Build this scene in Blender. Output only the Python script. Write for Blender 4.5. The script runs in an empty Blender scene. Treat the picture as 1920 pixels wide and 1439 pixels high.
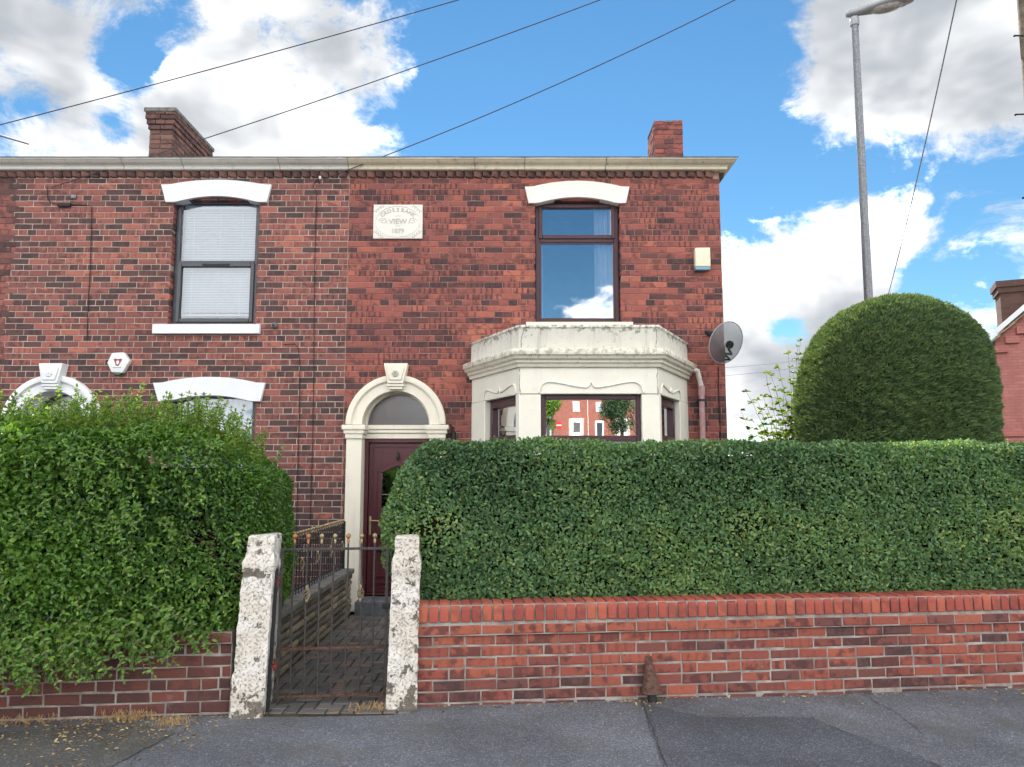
import bpy, bmesh, math, random
import numpy as np
from mathutils import Vector, Matrix, noise as mnoise

# ------------------------------------------------------------------ camera
S = bpy.context.scene
COL = S.collection
F = 1450.0 / 1920.0            # focal length in image widths
PITCH = math.radians(6.61)
EYE = 1.66
cam_data = bpy.data.cameras.new('camera')
cam_data.sensor_width = 36.0
cam_data.lens = 36.0 * F
cam_data.clip_end = 3000
cam_data.clip_start = 0.05
cam = bpy.data.objects.new('camera', cam_data)
COL.objects.link(cam)
cam.location = (0, 0, EYE)
cam.rotation_euler = (math.pi / 2 + PITCH, 0, 0)
S.camera = cam


def ray(px, py):
    u = (px - 960) / 1450.0
    v = (719.5 - py) / 1450.0
    c, s = math.cos(PITCH), math.sin(PITCH)
    return Vector((u, c - v * s, s + v * c))


def at(px, py, Y):
    """world point on the plane y = Y that a photograph pixel looks at"""
    d = ray(px, py)
    t = Y / d.y
    return Vector((d.x * t, Y, EYE + d.z * t))


def X(px, py, Y): return at(px, py, Y).x
def Z(py, Y): return at(960, py, Y).z


# ------------------------------------------------------------------ exposure, world, sun
S.view_settings.view_transform = 'Standard'
S.view_settings.look = 'None'
S.view_settings.exposure = 2.12
S.view_settings.gamma = 1.0
S.view_settings.use_curve_mapping = False
S.render.engine = 'CYCLES'
S.cycles.use_denoising = True
S.cycles.max_bounces = 5
S.cycles.diffuse_bounces = 2
S.cycles.glossy_bounces = 3
S.cycles.transparent_max_bounces = 10
S.cycles.transmission_bounces = 3
S.cycles.sample_clamp_indirect = 6.0
S.cycles.use_adaptive_sampling = True
S.cycles.adaptive_threshold = 0.02

SUN_EL = math.radians(42)
SUN_AZ = math.radians(-4)       # measured from +Y towards +X


def N(nt, kind, ins=None, **props):
    n = nt.nodes.new(kind)
    for k, v in props.items():
        setattr(n, k, v)
    if ins:
        for k, v in ins.items():
            s = n.inputs[k]
            if isinstance(v, bpy.types.NodeSocket):
                nt.links.new(v, s)
            else:
                s.default_value = v
    return n


def M_(nt, op, a, b=None, c=None, clamp=False):
    n = nt.nodes.new('ShaderNodeMath')
    n.operation = op
    n.use_clamp = clamp
    for i, v in enumerate((a, b, c)):
        if v is None:
            continue
        if isinstance(v, bpy.types.NodeSocket):
            nt.links.new(v, n.inputs[i])
        else:
            n.inputs[i].default_value = v
    return n.outputs[0]


def MIX(nt, fac, a, b, mode='MIX'):
    n = nt.nodes.new('ShaderNodeMix')
    n.data_type = 'RGBA'
    n.blend_type = mode
    for i, v in ((0, fac), (6, a), (7, b)):
        if isinstance(v, bpy.types.NodeSocket):
            nt.links.new(v, n.inputs[i])
        elif i == 0:
            n.inputs[i].default_value = v
        else:
            n.inputs[i].default_value = (*v, 1) if len(v) == 3 else v
    return n.outputs[2]


def SMOOTH(nt, x, lo, hi, a=0.0, b=1.0):
    n = nt.nodes.new('ShaderNodeMapRange')
    n.interpolation_type = 'SMOOTHSTEP'
    nt.links.new(x, n.inputs[0])
    n.inputs[1].default_value = lo
    n.inputs[2].default_value = hi
    n.inputs[3].default_value = a
    n.inputs[4].default_value = b
    return n.outputs[0]


def NOISE(nt, vec, scale, detail=4, rough=0.55, dist=0.0):
    n = N(nt, 'ShaderNodeTexNoise', {'Scale': scale, 'Detail': detail, 'Roughness': rough, 'Distortion': dist})
    if vec is not None:
        nt.links.new(vec, n.inputs['Vector'])
    return n.outputs[0]


def VM(nt, op, a, b=None):
    n = nt.nodes.new('ShaderNodeVectorMath')
    n.operation = op
    for i, v in enumerate((a, b)):
        if v is None:
            continue
        if isinstance(v, bpy.types.NodeSocket):
            nt.links.new(v, n.inputs[i])
        else:
            n.inputs[i].default_value = v
    return n.outputs[0] if op not in ('DOT_PRODUCT', 'LENGTH', 'DISTANCE') else n.outputs[1]


def ramp(nt, fac, stops):
    r = nt.nodes.new('ShaderNodeValToRGB')
    e = r.color_ramp.elements
    e[0].position, e[0].color = stops[0][0], (*stops[0][1], 1)
    e[1].position, e[1].color = stops[-1][0], (*stops[-1][1], 1)
    for p, c in stops[1:-1]:
        k = e.new(p)
        k.color = (*c, 1)
    nt.links.new(fac, r.inputs[0])
    return r.outputs[0]


def make_world():
    w = bpy.data.worlds.new('World')
    S.world = w
    w.use_nodes = True
    w.cycles.sampling_method = 'MANUAL'
    w.cycles.sample_map_resolution = 256
    nt = w.node_tree
    nt.nodes.clear()
    out = nt.nodes.new('ShaderNodeOutputWorld')
    bg = nt.nodes.new('ShaderNodeBackground')
    nt.links.new(bg.outputs[0], out.inputs[0])
    sky = nt.nodes.new('ShaderNodeTexSky')
    sky.sky_type = 'NISHITA'
    sky.sun_disc = False
    sky.sun_elevation = SUN_EL
    sky.sun_rotation = SUN_AZ
    sky.air_density = 1.0
    sky.dust_density = 0.0
    sky.ozone_density = 4.0
    hsv = N(nt, 'ShaderNodeHueSaturation', {'Saturation': SKY_SAT, 'Value': 1.0, 'Color': sky.outputs[0]})
    d = N(nt, 'ShaderNodeTexCoord').outputs['Generated']
    d = VM(nt, 'NORMALIZE', d)
    sep = N(nt, 'ShaderNodeSeparateXYZ', {0: d})
    # cloud layer: the direction flattened on a layer overhead
    zz = M_(nt, 'ADD', M_(nt, 'MAXIMUM', sep.outputs[2], 0.0), 0.22)
    comb = N(nt, 'ShaderNodeCombineXYZ', {0: M_(nt, 'DIVIDE', sep.outputs[0], zz), 1: M_(nt, 'DIVIDE', sep.outputs[1], zz), 2: 0.0})
    p = comb.outputs[0]
    # broad shapes of the cloud field: (photo pixel, pixel radius, weight)
    total = None
    blobs = [(90, 110, 200, .50), (470, 110, 190, .50), (690, 120, 130, .34), (620, 250, 140, .34), (262, 120, 50, -1.1), (225, 225, 60, -.9),
             (30, 205, 70, -.8), (320, 20, 50, -.4), (110, 265, 110, .4), (300, 260, 120, .4),
             (1090, 160, 260, -.95), (1240, 60, 190, -.8), (1330, 330, 170, -.7), (880, 20, 60, -.15), (900, 260, 130, -.7), (860, 130, 60, -.3),
             (1790, 70, 250, .72), (1560, 130, 110, .45), (1620, 30, 120, .35), (1860, 220, 120, .35), (1750, 260, 70, .3), (1500, 185, 70, .15),
             (1760, 330, 90, -.75), (1560, 330, 140, -.75), (1900, 300, 60, -.35),
             (1480, 500, 165, .75), (1400, 600, 130, .65), (1600, 480, 110, .36), (1850, 440, 140, .32), (1730, 515, 60, -.7), (1455, 628, 55, -.7), (1660, 400, 60, .25),
             (1840, 520, 70, -.5), (1480, 610, 45, -.5), (1400, 740, 130, .5), (1830, 580, 60, .4)]
    for (px, py, r, wt) in blobs:
        c = ray(px, py).normalized()
        dot = VM(nt, 'DOT_PRODUCT', d, tuple(c))
        ang = r / 1450.0
        g = M_(nt, 'EXPONENT', M_(nt, 'MULTIPLY', M_(nt, 'SUBTRACT', 1.0, dot), -2.0 / (ang * ang)))
        t = M_(nt, 'MULTIPLY', g, wt)
        total = t if total is None else M_(nt, 'ADD', total, t)
    # reflected patch of clear sky seen in the upper window
    c = Vector((0.08, -1, 0.34)).normalized()
    dot = VM(nt, 'DOT_PRODUCT', d, tuple(c))
    g = M_(nt, 'EXPONENT', M_(nt, 'MULTIPLY', M_(nt, 'SUBTRACT', 1.0, dot), -2.0 / (.14 * .14)))
    total = M_(nt, 'ADD', total, M_(nt, 'MULTIPLY', g, -.9))
    # cloud mirrored in the left house's windows
    c = Vector((-.40, -1, 0.32)).normalized()
    dot = VM(nt, 'DOT_PRODUCT', d, tuple(c))
    g = M_(nt, 'EXPONENT', M_(nt, 'MULTIPLY', M_(nt, 'SUBTRACT', 1.0, dot), -2.0 / (.24 * .24)))
    total = M_(nt, 'ADD', total, M_(nt, 'MULTIPLY', g, 1.1))
    # away from the photograph's frame the cloud field goes on by noise alone
    broad = NOISE(nt, p, 0.9, 2, .5)
    infr = SMOOTH(nt, VM(nt, 'DOT_PRODUCT', d, tuple(ray(960, 500).normalized())), .70, .86)
    bias = M_(nt, 'MULTIPLY', M_(nt, 'SUBTRACT', 1.0, infr), M_(nt, 'MULTIPLY', M_(nt, 'SUBTRACT', broad, .38), 2.2))
    total = M_(nt, 'ADD', total, bias)
    wisp = NOISE(nt, p, 2.4, 4, .62)
    fine = NOISE(nt, VM(nt, 'MULTIPLY', d, (1.0, 1.0, 1.5)), 7.5, 8, .66, .3)
    dens = M_(nt, 'ADD', total, M_(nt, 'MULTIPLY', M_(nt, 'SUBTRACT', wisp, .5), 1.5))
    dens = M_(nt, 'ADD', dens, M_(nt, 'MULTIPLY', M_(nt, 'SUBTRACT', fine, .5), 2.7))
    mask = SMOOTH(nt, dens, .02, .50)
    ds = VM(nt, 'MULTIPLY', VM(nt, 'ADD', d, (-.012, 0.0, .035)), (1.0, 1.0, 1.5))
    soft = NOISE(nt, ds, 7.5, 3, .6, .3)
    big = NOISE(nt, VM(nt, 'MULTIPLY', d, (1.0, 1.0, 1.6)), 3.2, 2, .5)
    core = M_(nt, 'ADD', M_(nt, 'MULTIPLY', dens, .42), M_(nt, 'MULTIPLY', M_(nt, 'SUBTRACT', soft, fine), 1.5))
    core = M_(nt, 'ADD', core, M_(nt, 'MULTIPLY', M_(nt, 'SUBTRACT', big, .5), 2.6))
    core = SMOOTH(nt, core, -.36, .75)
    # clouds towards the sun show their shaded side, those away from it are lit from the front
    tosun = VM(nt, 'DOT_PRODUCT', d, (math.sin(SUN_AZ) * math.cos(SUN_EL), math.cos(SUN_AZ) * math.cos(SUN_EL), math.sin(SUN_EL)))
    core = M_(nt, 'MULTIPLY', core, SMOOTH(nt, tosun, -.3, .6, .05, 1.0))
    ccol = ramp(nt, core, [(0, CLOUD_LIT), (.25, (.34, .34, .34)), (.6, (.225, .23, .235)), (1, CLOUD_GREY)])
    skyc = MIX(nt, 1.0, hsv.outputs[0], (SKY_STR * SKY_TINT[0], SKY_STR * SKY_TINT[1], SKY_STR * SKY_TINT[2]), 'MULTIPLY')
    fin = MIX(nt, mask, skyc, ccol)
    nt.links.new(fin, bg.inputs[0])
    bg.inputs[1].default_value = 1.0


SKY_SAT = 1.12
SKY_STR = 0.05
SKY_TINT = (.58, .69, .64)
CLOUD_LIT = (1.15, 1.13, 1.10)
CLOUD_GREY = (.12, .128, .14)
make_world()

sun_d = bpy.data.lights.new('sun', 'SUN')
sun_d.energy = 2.5
sun_d.angle = math.radians(0.53)
sun_d.color = (1.0, .95, .87)
sun = bpy.data.objects.new('sun', sun_d)
COL.objects.link(sun)
sd = Vector((math.sin(SUN_AZ) * math.cos(SUN_EL), math.cos(SUN_AZ) * math.cos(SUN_EL), math.sin(SUN_EL)))
sun.rotation_euler = sd.to_track_quat('Z', 'Y').to_euler()
sun.location = (0, 30, 30)

rnd = random.Random(7)
rng = np.random.default_rng(11)


# ------------------------------------------------------------------ mesh helpers
class MB:
    def __init__(s):
        s.v = []
        s.f = []

    def add(s, vs, fs):
        o = len(s.v)
        s.v += [tuple(v) for v in vs]
        s.f += [tuple(i + o for i in f) for f in fs]
        return s

    def box(s, x0, x1, y0, y1, z0, z1, M=None):
        vs = [Vector((x, y, z)) for z in (z0, z1) for y in (y0, y1) for x in (x0, x1)]
        if M is not None:
            vs = [M @ v for v in vs]
        return s.add(vs, [(0, 2, 3, 1), (4, 5, 7, 6), (0, 1, 5, 4), (2, 6, 7, 3), (0, 4, 6, 2), (1, 3, 7, 5)])

    def prism(s, poly, y0, y1, M=None):
        """poly: (x, z) outline, extruded from y0 to y1"""
        n = len(poly)
        vs = [Vector((x, y0, z)) for x, z in poly] + [Vector((x, y1, z)) for x, z in poly]
        if M is not None:
            vs = [M @ v for v in vs]
        fs = [tuple(range(n)), tuple(range(2 * n - 1, n - 1, -1))]
        fs += [(i, i + n, (i + 1) % n + n, (i + 1) % n) for i in range(n)]
        return s.add(vs, fs)

    def strip(s, top, bot, y0, y1):
        """solid between two (x, z) polylines of equal length"""
        n = len(top)
        vs = []
        for y in (y0, y1):
            vs += [(x, y, z) for x, z in top] + [(x, y, z) for x, z in bot]
        fs = []
        for i in range(n - 1):
            fs += [(i, i + 1, n + i + 1, n + i), (2 * n + i, 3 * n + i, 3 * n + i + 1, 2 * n + i + 1),
                   (i, 2 * n + i, 2 * n + i + 1, i + 1), (n + i, n + i + 1, 3 * n + i + 1, 3 * n + i)]
        fs += [(0, n, 3 * n, 2 * n), (n - 1, 3 * n - 1, 4 * n - 1, 2 * n - 1)]
        return s.add(vs, fs)

    def tube(s, pts, r, n=8, caps=True):
        pts = [Vector(p) for p in pts]
        rs = r if isinstance(r, (list, tuple)) else [r] * len(pts)
        up = None
        rings = []
        for i, p in enumerate(pts):
            t = (pts[min(i + 1, len(pts) - 1)] - pts[max(i - 1, 0)]).normalized()
            if up is None:
                up = Vector((0, 0, 1)) if abs(t.z) < .9 else Vector((1, 0, 0))
            a = t.cross(up).normalized()
            b = a.cross(t).normalized()
            up = b
            rings.append([p + (a * math.cos(2 * math.pi * k / n) + b * math.sin(2 * math.pi * k / n)) * rs[i] for k in range(n)])
        vs = [v for ring in rings for v in ring]
        fs = []
        for i in range(len(pts) - 1):
            for k in range(n):
                k2 = (k + 1) % n
                fs.append((i * n + k, i * n + k2, (i + 1) * n + k2, (i + 1) * n + k))
        if caps:
            fs.append(tuple(range(n - 1, -1, -1)))
            fs.append(tuple(range((len(pts) - 1) * n, len(pts) * n)))
        return s.add(vs, fs)

    def lathe(s, prof, c, n=16, M=None):
        vs, fs = [], []
        for r, z in prof:
            for k in range(n):
                v = Vector((r * math.cos(2 * math.pi * k / n), r * math.sin(2 * math.pi * k / n), z))
                vs.append((M @ v if M is not None else v) + Vector(c))
        for i in range(len(prof) - 1):
            for k in range(n):
                k2 = (k + 1) % n
                fs.append((i * n + k, i * n + k2, (i + 1) * n + k2, (i + 1) * n + k))
        fs.append(tuple(range(n - 1, -1, -1)))
        fs.append(tuple(range((len(prof) - 1) * n, len(prof) * n)))
        return s.add(vs, fs)

    def sphere(s, c, r, n=10):
        m = max(4, n // 2)
        return s.lathe([(max(1e-4, r * math.sin(math.pi * i / m)), -r * math.cos(math.pi * i / m)) for i in range(m + 1)], c, n)

    def sweep(s, path, prof):
        """closed profile of (outward offset, z) swept along an (x, y) path; outward is to the right of travel"""
        P = [Vector((p[0], p[1])) for p in path]
        n = len(prof)
        vs = []
        for i, p in enumerate(P):
            ns = []
            if i > 0:
                t = (P[i] - P[i - 1]).normalized()
                ns.append(Vector((t.y, -t.x)))
            if i < len(P) - 1:
                t = (P[i + 1] - P[i]).normalized()
                ns.append(Vector((t.y, -t.x)))
            if len(ns) == 2:
                m = (ns[0] + ns[1]).normalized()
                m = m / max(.3, m.dot(ns[0]))
            else:
                m = ns[0]
            vs += [(p.x + m.x * o, p.y + m.y * o, z) for o, z in prof]
        fs = []
        for i in range(len(P) - 1):
            for k in range(n):
                k2 = (k + 1) % n
                fs.append((i * n + k, i * n + k2, (i + 1) * n + k2, (i + 1) * n + k))
        fs.append(tuple(range(n - 1, -1, -1)))
        fs.append(tuple(range((len(P) - 1) * n, len(P) * n)))
        return s.add(vs, fs)

    def build(s, name, mat, parent=None, smooth=False, bevel=0.0, local=False, segs=2, label=None):
        me = bpy.data.meshes.new(name)
        off = Vector((0, 0, 0))
        if parent is not None and not local:
            off = wloc(parent)
        me.from_pydata([tuple(Vector(v) - off) for v in s.v], [], s.f)
        bm = bmesh.new()
        bm.from_mesh(me)
        bmesh.ops.recalc_face_normals(bm, faces=bm.faces)
        if bevel > 0:
            es = [e for e in bm.edges if len(e.link_faces) == 2 and e.calc_face_angle(0) > math.radians(28)]
            bmesh.ops.bevel(bm, geom=es, offset=bevel, segments=segs, affect='EDGES', profile=.6, clamp_overlap=True)
        bm.to_mesh(me)
        bm.free()
        if smooth or bevel > 0:
            for p in me.polygons:
                p.use_smooth = True
            me.set_sharp_from_angle(angle=math.radians(38))
        me.materials.append(mat)
        ob = bpy.data.objects.new(name, me)
        COL.objects.link(ob)
        if parent is not None:
            ob.parent = parent
        if label:
            ob['label'] = label
        return ob


def wloc(o):
    v = Vector((0, 0, 0))
    while o is not None:
        v += o.location
        o = o.parent
    return v


def tag(o, label, cat, group=None, kind=None):
    if label: o['label'] = label
    if cat: o['category'] = cat
    if group: o['group'] = group
    if kind: o['kind'] = kind
    return o


def thing(name, label, cat, loc=(0, 0, 0), rotz=0.0, group=None):
    o = bpy.data.objects.new(name, None)
    o.empty_display_size = .2
    COL.objects.link(o)
    o.location = loc
    o.rotation_euler = (0, 0, rotz)
    return tag(o, label, cat, group)


def structure(o):
    o['kind'] = 'structure'
    return o


def stuff(o):
    o['kind'] = 'stuff'
    return o


# ------------------------------------------------------------------ materials
def new_mat(name, rough=.6, spec=.4, metal=0.0):
    m = bpy.data.materials.new(name)
    m.use_nodes = True
    nt = m.node_tree
    b = nt.nodes['Principled BSDF']
    b.inputs['Roughness'].default_value = rough
    b.inputs['Specular IOR Level'].default_value = spec
    b.inputs['Metallic'].default_value = metal
    return m, nt, b


def pos(nt):
    return N(nt, 'ShaderNodeNewGeometry').outputs['Position']


def bump(nt, b, h, strength=.3, dist=.01):
    n = N(nt, 'ShaderNodeBump', {'Strength': strength, 'Distance': dist, 'Height': h})
    nt.links.new(n.outputs[0], b.inputs['Normal'])
    return n


def setc(nt, b, c):
    if isinstance(c, bpy.types.NodeSocket):
        nt.links.new(c, b.inputs['Base Color'])
    else:
        b.inputs['Base Color'].default_value = (*c, 1)


def simple(name, c, rough=.5, spec=.4, metal=0.0, var=.12, scale=9, bmp=0.0):
    m, nt, b = new_mat(name, rough, spec, metal)
    p = pos(nt)
    n = NOISE(nt, p, scale, 5, .6)
    f = SMOOTH(nt, n, .25, .75)
    lo = tuple(x * (1 - var) for x in c)
    hi = tuple(min(1, x * (1 + var)) for x in c)
    setc(nt, b, MIX(nt, f, lo, hi))
    if bmp:
        bump(nt, b, NOISE(nt, p, scale * 9, 5, .6), bmp, .004)
    return m


def tone_of(nt):
    a = N(nt, 'ShaderNodeAttribute', attribute_type='GEOMETRY', attribute_name='tone').outputs['Fac']
    b = N(nt, 'ShaderNodeAttribute', attribute_type='OBJECT', attribute_name='tone').outputs['Fac']
    return M_(nt, 'ADD', a, b)


def brick_mat(name, stops, kiss=0.0, soot=.5, sootc=(.05, .03, .032), bloom=0.0):
    m, nt, b = new_mat(name, .82, .25)
    p = pos(nt)
    t = tone_of(nt)
    c = ramp(nt, t, stops)
    t2 = M_(nt, 'FRACT', M_(nt, 'MULTIPLY', t, 37.7))
    t3 = M_(nt, 'FRACT', M_(nt, 'MULTIPLY', t, 91.3))
    mid = NOISE(nt, p, 26, 5, .65)
    fin = NOISE(nt, p, 160, 4, .7)
    # drag marks and grain of the clay
    c = MIX(nt, SMOOTH(nt, mid, .35, .75, 0, .45), c, MIX(nt, .6, c, (.10, .045, .04)))
    c = MIX(nt, SMOOTH(nt, fin, .3, .8, 0, .35), c, MIX(nt, .5, c, (.42, .17, .12)))
    # burnt patches inside single bricks
    burn = SMOOTH(nt, M_(nt, 'ADD', NOISE(nt, p, 14, 3, .5), M_(nt, 'MULTIPLY', t2, .25)), .62, .78, 0, soot)
    c = MIX(nt, burn, c, sootc)
    if kiss:
        uv = N(nt, 'ShaderNodeUVMap', uv_map='piece')
        u = N(nt, 'ShaderNodeSeparateXYZ', {0: uv.outputs[0]})
        ph = M_(nt, 'MULTIPLY', t2, 6.28)
        w = M_(nt, 'SINE', M_(nt, 'ADD', M_(nt, 'MULTIPLY', u.outputs[0], 21.0), ph))
        w = M_(nt, 'ADD', w, M_(nt, 'MULTIPLY', M_(nt, 'SUBTRACT', NOISE(nt, p, 40, 3), .5), 2.4))
        sel = SMOOTH(nt, t3, .66, .70)
        k = M_(nt, 'MULTIPLY', M_(nt, 'MULTIPLY', SMOOTH(nt, w, .25, .75), sel), kiss)
        c = MIX(nt, k, c, sootc)
    if bloom:
        wht = SMOOTH(nt, NOISE(nt, p, 4.5, 6, .7), .58, .78, 0, bloom)
        c = MIX(nt, wht, c, (.42, .36, .33))
    setc(nt, b, c)
    h = M_(nt, 'ADD', M_(nt, 'MULTIPLY', fin, .6), mid)
    bump(nt, b, h, .45, .006)
    return m


def mortar_mat(name, c, c2, edges=None):
    m, nt, b = new_mat(name, .95, .1)
    p = pos(nt)
    col = MIX(nt, SMOOTH(nt, NOISE(nt, p, 7, 6, .65), .35, .7), c, c2)
    if edges:
        x = N(nt, 'ShaderNodeSeparateXYZ', {0: p}).outputs[0]
        xj = M_(nt, 'ADD', x, M_(nt, 'MULTIPLY', M_(nt, 'SUBTRACT', NOISE(nt, p, 11, 1), .5), .35))
        for x0, cc in edges:
            col = MIX(nt, SMOOTH(nt, xj, x0 - .01, x0 + .01, 1, 0), col, cc)
    setc(nt, b, col)
    bump(nt, b, NOISE(nt, p, 90, 4, .7), .5, .006)
    return m


def paint_mat(name, c, grime=.25, gc=(.12, .105, .075), rough=.55, streak=.3, crack=0.0, gscale=22, glo=.60, edge=None):
    """masonry paint with dirt of its own shape and run-off streaks"""
    m, nt, b = new_mat(name, rough, .3)
    p = pos(nt)
    var = MIX(nt, SMOOTH(nt, NOISE(nt, p, 2.5, 4, .6), .3, .7), tuple(x * .93 for x in c), c)
    gn = NOISE(nt, p, gscale, 8, .72)
    if edge:
        # lichen and soot that has settled along the exposed top edge
        z = N(nt, 'ShaderNodeSeparateXYZ', {0: p}).outputs[2]
        gn = M_(nt, 'ADD', gn, SMOOTH(nt, z, edge - .16, edge + .01, 0, .13))
    spots = SMOOTH(nt, gn, glo, glo + .14, 0, grime)
    sx = N(nt, 'ShaderNodeMapping', {0: p, 3: (11, 11, 1.3)}).outputs[0]
    st = SMOOTH(nt, NOISE(nt, sx, 1.0, 7, .72), .50, .72, 0, streak)
    col = MIX(nt, st, var, tuple(.45 * x + .55 * y for x, y in zip(c, gc)))
    col = MIX(nt, spots, col, gc)
    if crack:
        v = N(nt, 'ShaderNodeTexVoronoi', {'Vector': p, 'Scale': 2.2}, feature='DISTANCE_TO_EDGE')
        dd = M_(nt, 'ADD', v.outputs[0], M_(nt, 'MULTIPLY', M_(nt, 'SUBTRACT', NOISE(nt, p, 14, 4), .5), .09))
        cr = SMOOTH(nt, M_(nt, 'ABSOLUTE', dd), .0, .006, crack, 0)
        col = MIX(nt, cr, col, (.1, .08, .06))
    setc(nt, b, col)
    bump(nt, b, M_(nt, 'ADD', NOISE(nt, p, 55, 5, .6), M_(nt, 'MULTIPLY', spots, -.8)), .22, .006)
    return m


def flake_mat():
    m, nt, b = new_mat('flaking_white_paint', .75, .2)
    p = pos(nt)
    a = NOISE(nt, p, 9, 8, .72)
    z = N(nt, 'ShaderNodeSeparateXYZ', {0: p}).outputs[2]
    foot = SMOOTH(nt, z, .0, .30, .11, 0)
    band = M_(nt, 'MULTIPLY', SMOOTH(nt, z, .92, .95), SMOOTH(nt, z, .98, 1.02, 1, 0))
    a = M_(nt, 'ADD', a, M_(nt, 'ADD', foot, M_(nt, 'MULTIPLY', band, .09)))
    gone = SMOOTH(nt, a, .575, .605)
    pits = SMOOTH(nt, NOISE(nt, p, 60, 6, .68), .555, .61)
    paint = MIX(nt, SMOOTH(nt, NOISE(nt, p, 5, 5), .3, .7), (.70, .63, .54), (.84, .80, .74))
    stone = MIX(nt, NOISE(nt, p, 30, 5), (.10, .085, .07), (.30, .26, .21))
    col = MIX(nt, gone, paint, stone)
    col = MIX(nt, M_(nt, 'MULTIPLY', pits, .38), col, (.26, .21, .17))
    setc(nt, b, col)
    h = M_(nt, 'ADD', M_(nt, 'MULTIPLY', gone, -.5), M_(nt, 'ADD', M_(nt, 'MULTIPLY', pits, -.6), NOISE(nt, p, 26, 6, .7)))
    bump(nt, b, h, .9, .018)
    return m


def asphalt_mat(name, base, tint=(1, 1, 1.06), moss=0.0):
    m, nt, b = new_mat(name, .85, .3)
    p = pos(nt)
    big = NOISE(nt, p, 1.1, 6, .6)
    v = N(nt, 'ShaderNodeTexVoronoi', {'Vector': p, 'Scale': 130.0})
    sep = N(nt, 'ShaderNodeSeparateColor', {0: v.outputs['Color']})
    g = M_(nt, 'MULTIPLY', sep.outputs[0], sep.outputs[1])
    sp = SMOOTH(nt, g, .05, .95, .72, 1.75)
    k = M_(nt, 'MULTIPLY', sp, SMOOTH(nt, big, .25, .75, .72, 1.25))
    k = M_(nt, 'MULTIPLY', k, base)
    col = N(nt, 'ShaderNodeCombineXYZ', {0: M_(nt, 'MULTIPLY', k, tint[0]), 1: M_(nt, 'MULTIPLY', k, tint[1]), 2: M_(nt, 'MULTIPLY', k, tint[2])}).outputs[0]
    # pale grit and darker soiled areas
    v2 = N(nt, 'ShaderNodeTexVoronoi', {'Vector': p, 'Scale': 34.0})
    s2 = N(nt, 'ShaderNodeSeparateColor', {0: v2.outputs['Color']})
    grit = M_(nt, 'MULTIPLY', SMOOTH(nt, v2.outputs[0], .10, .16, 1, 0), SMOOTH(nt, s2.outputs[0], .93, .95))
    col = MIX(nt, grit, col, (.42, .40, .36))
    dirt = SMOOTH(nt, NOISE(nt, p, 2.3, 7, .7), .50, .72, 0, .6)
    col = MIX(nt, dirt, col, (base * .75, base * .68, base * .55))
    if moss:
        mo = SMOOTH(nt, NOISE(nt, p, 1.7, 6, .65), .62, .72, 0, moss)
        col = MIX(nt, mo, col, (.05, .055, .02))
    setc(nt, b, col)
    bump(nt, b, M_(nt, 'ADD', v.outputs[0], M_(nt, 'MULTIPLY', NOISE(nt, p, 60, 4), .8)), .55, .008)
    return m


def leaf_mat(name, stops, trans=.35, rough=.42, gloss=.5):
    m, nt, b = new_mat(name, rough, gloss)
    t = tone_of(nt)
    c = ramp(nt, t, stops)
    setc(nt, b, c)
    tr = N(nt, 'ShaderNodeBsdfTranslucent', {0: MIX(nt, 1.0, c, (1.7, 1.6, .6), 'MULTIPLY')})
    mx = N(nt, 'ShaderNodeMixShader', {0: trans, 1: b.outputs[0], 2: tr.outputs[0]})
    nt.links.new(mx.outputs[0], nt.nodes['Material Output'].inputs[0])
    return m


def glass_mat(name, refl, tint=(.85, .9, .92), ripple=0.0, rough=.005):
    """window glass: a coated pane, part mirror, part clear"""
    m, nt, b = new_mat(name)
    nt.nodes.remove(b)
    gl = N(nt, 'ShaderNodeBsdfGlossy', {'Color': (.92, .95, 1, 1), 'Roughness': rough})
    trn = N(nt, 'ShaderNodeBsdfTransparent', {0: (*tint, 1)})
    fr = N(nt, 'ShaderNodeFresnel', {'IOR': 1.5}).outputs[0]
    fac = M_(nt, 'ADD', fr, refl, clamp=True)
    if ripple:
        p = pos(nt)
        bn = N(nt, 'ShaderNodeBump', {'Strength': ripple, 'Distance': .01, 'Height': NOISE(nt, p, 2.2, 2)})
        nt.links.new(bn.outputs[0], gl.inputs['Normal'])
    mx = N(nt, 'ShaderNodeMixShader', {0: fac, 1: trn.outputs[0], 2: gl.outputs[0]})
    nt.links.new(mx.outputs[0], nt.nodes['Material Output'].inputs[0])
    return m


def far_brick_mat(name, c1, c2, mort, rz=0.0, off=(0, 0, 0)):
    m, nt, b = new_mat(name, .85, .2)
    tc = N(nt, 'ShaderNodeTexCoord').outputs['Object']
    sp = N(nt, 'ShaderNodeSeparateXYZ', {0: tc})
    xy = M_(nt, 'ADD', sp.outputs[0], sp.outputs[1])
    v = N(nt, 'ShaderNodeCombineXYZ', {0: xy, 1: sp.outputs[2], 2: 0.0}).outputs[0]
    br = N(nt, 'ShaderNodeTexBrick', {'Vector': v, 'Color1': (*c1, 1), 'Color2': (*c2, 1), 'Mortar': (*mort, 1), 'Scale': 1.0,
                                      'Mortar Size': .008, 'Brick Width': .232, 'Row Height': .0765, 'Bias': 0.0})
    col = MIX(nt, SMOOTH(nt, NOISE(nt, tc, 2, 6, .6), .3, .8, 0, .5), br.outputs[0], tuple(x * .5 for x in c1))
    setc(nt, b, col)
    bump(nt, b, br.outputs[1], -.3, .01)
    return m


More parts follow.
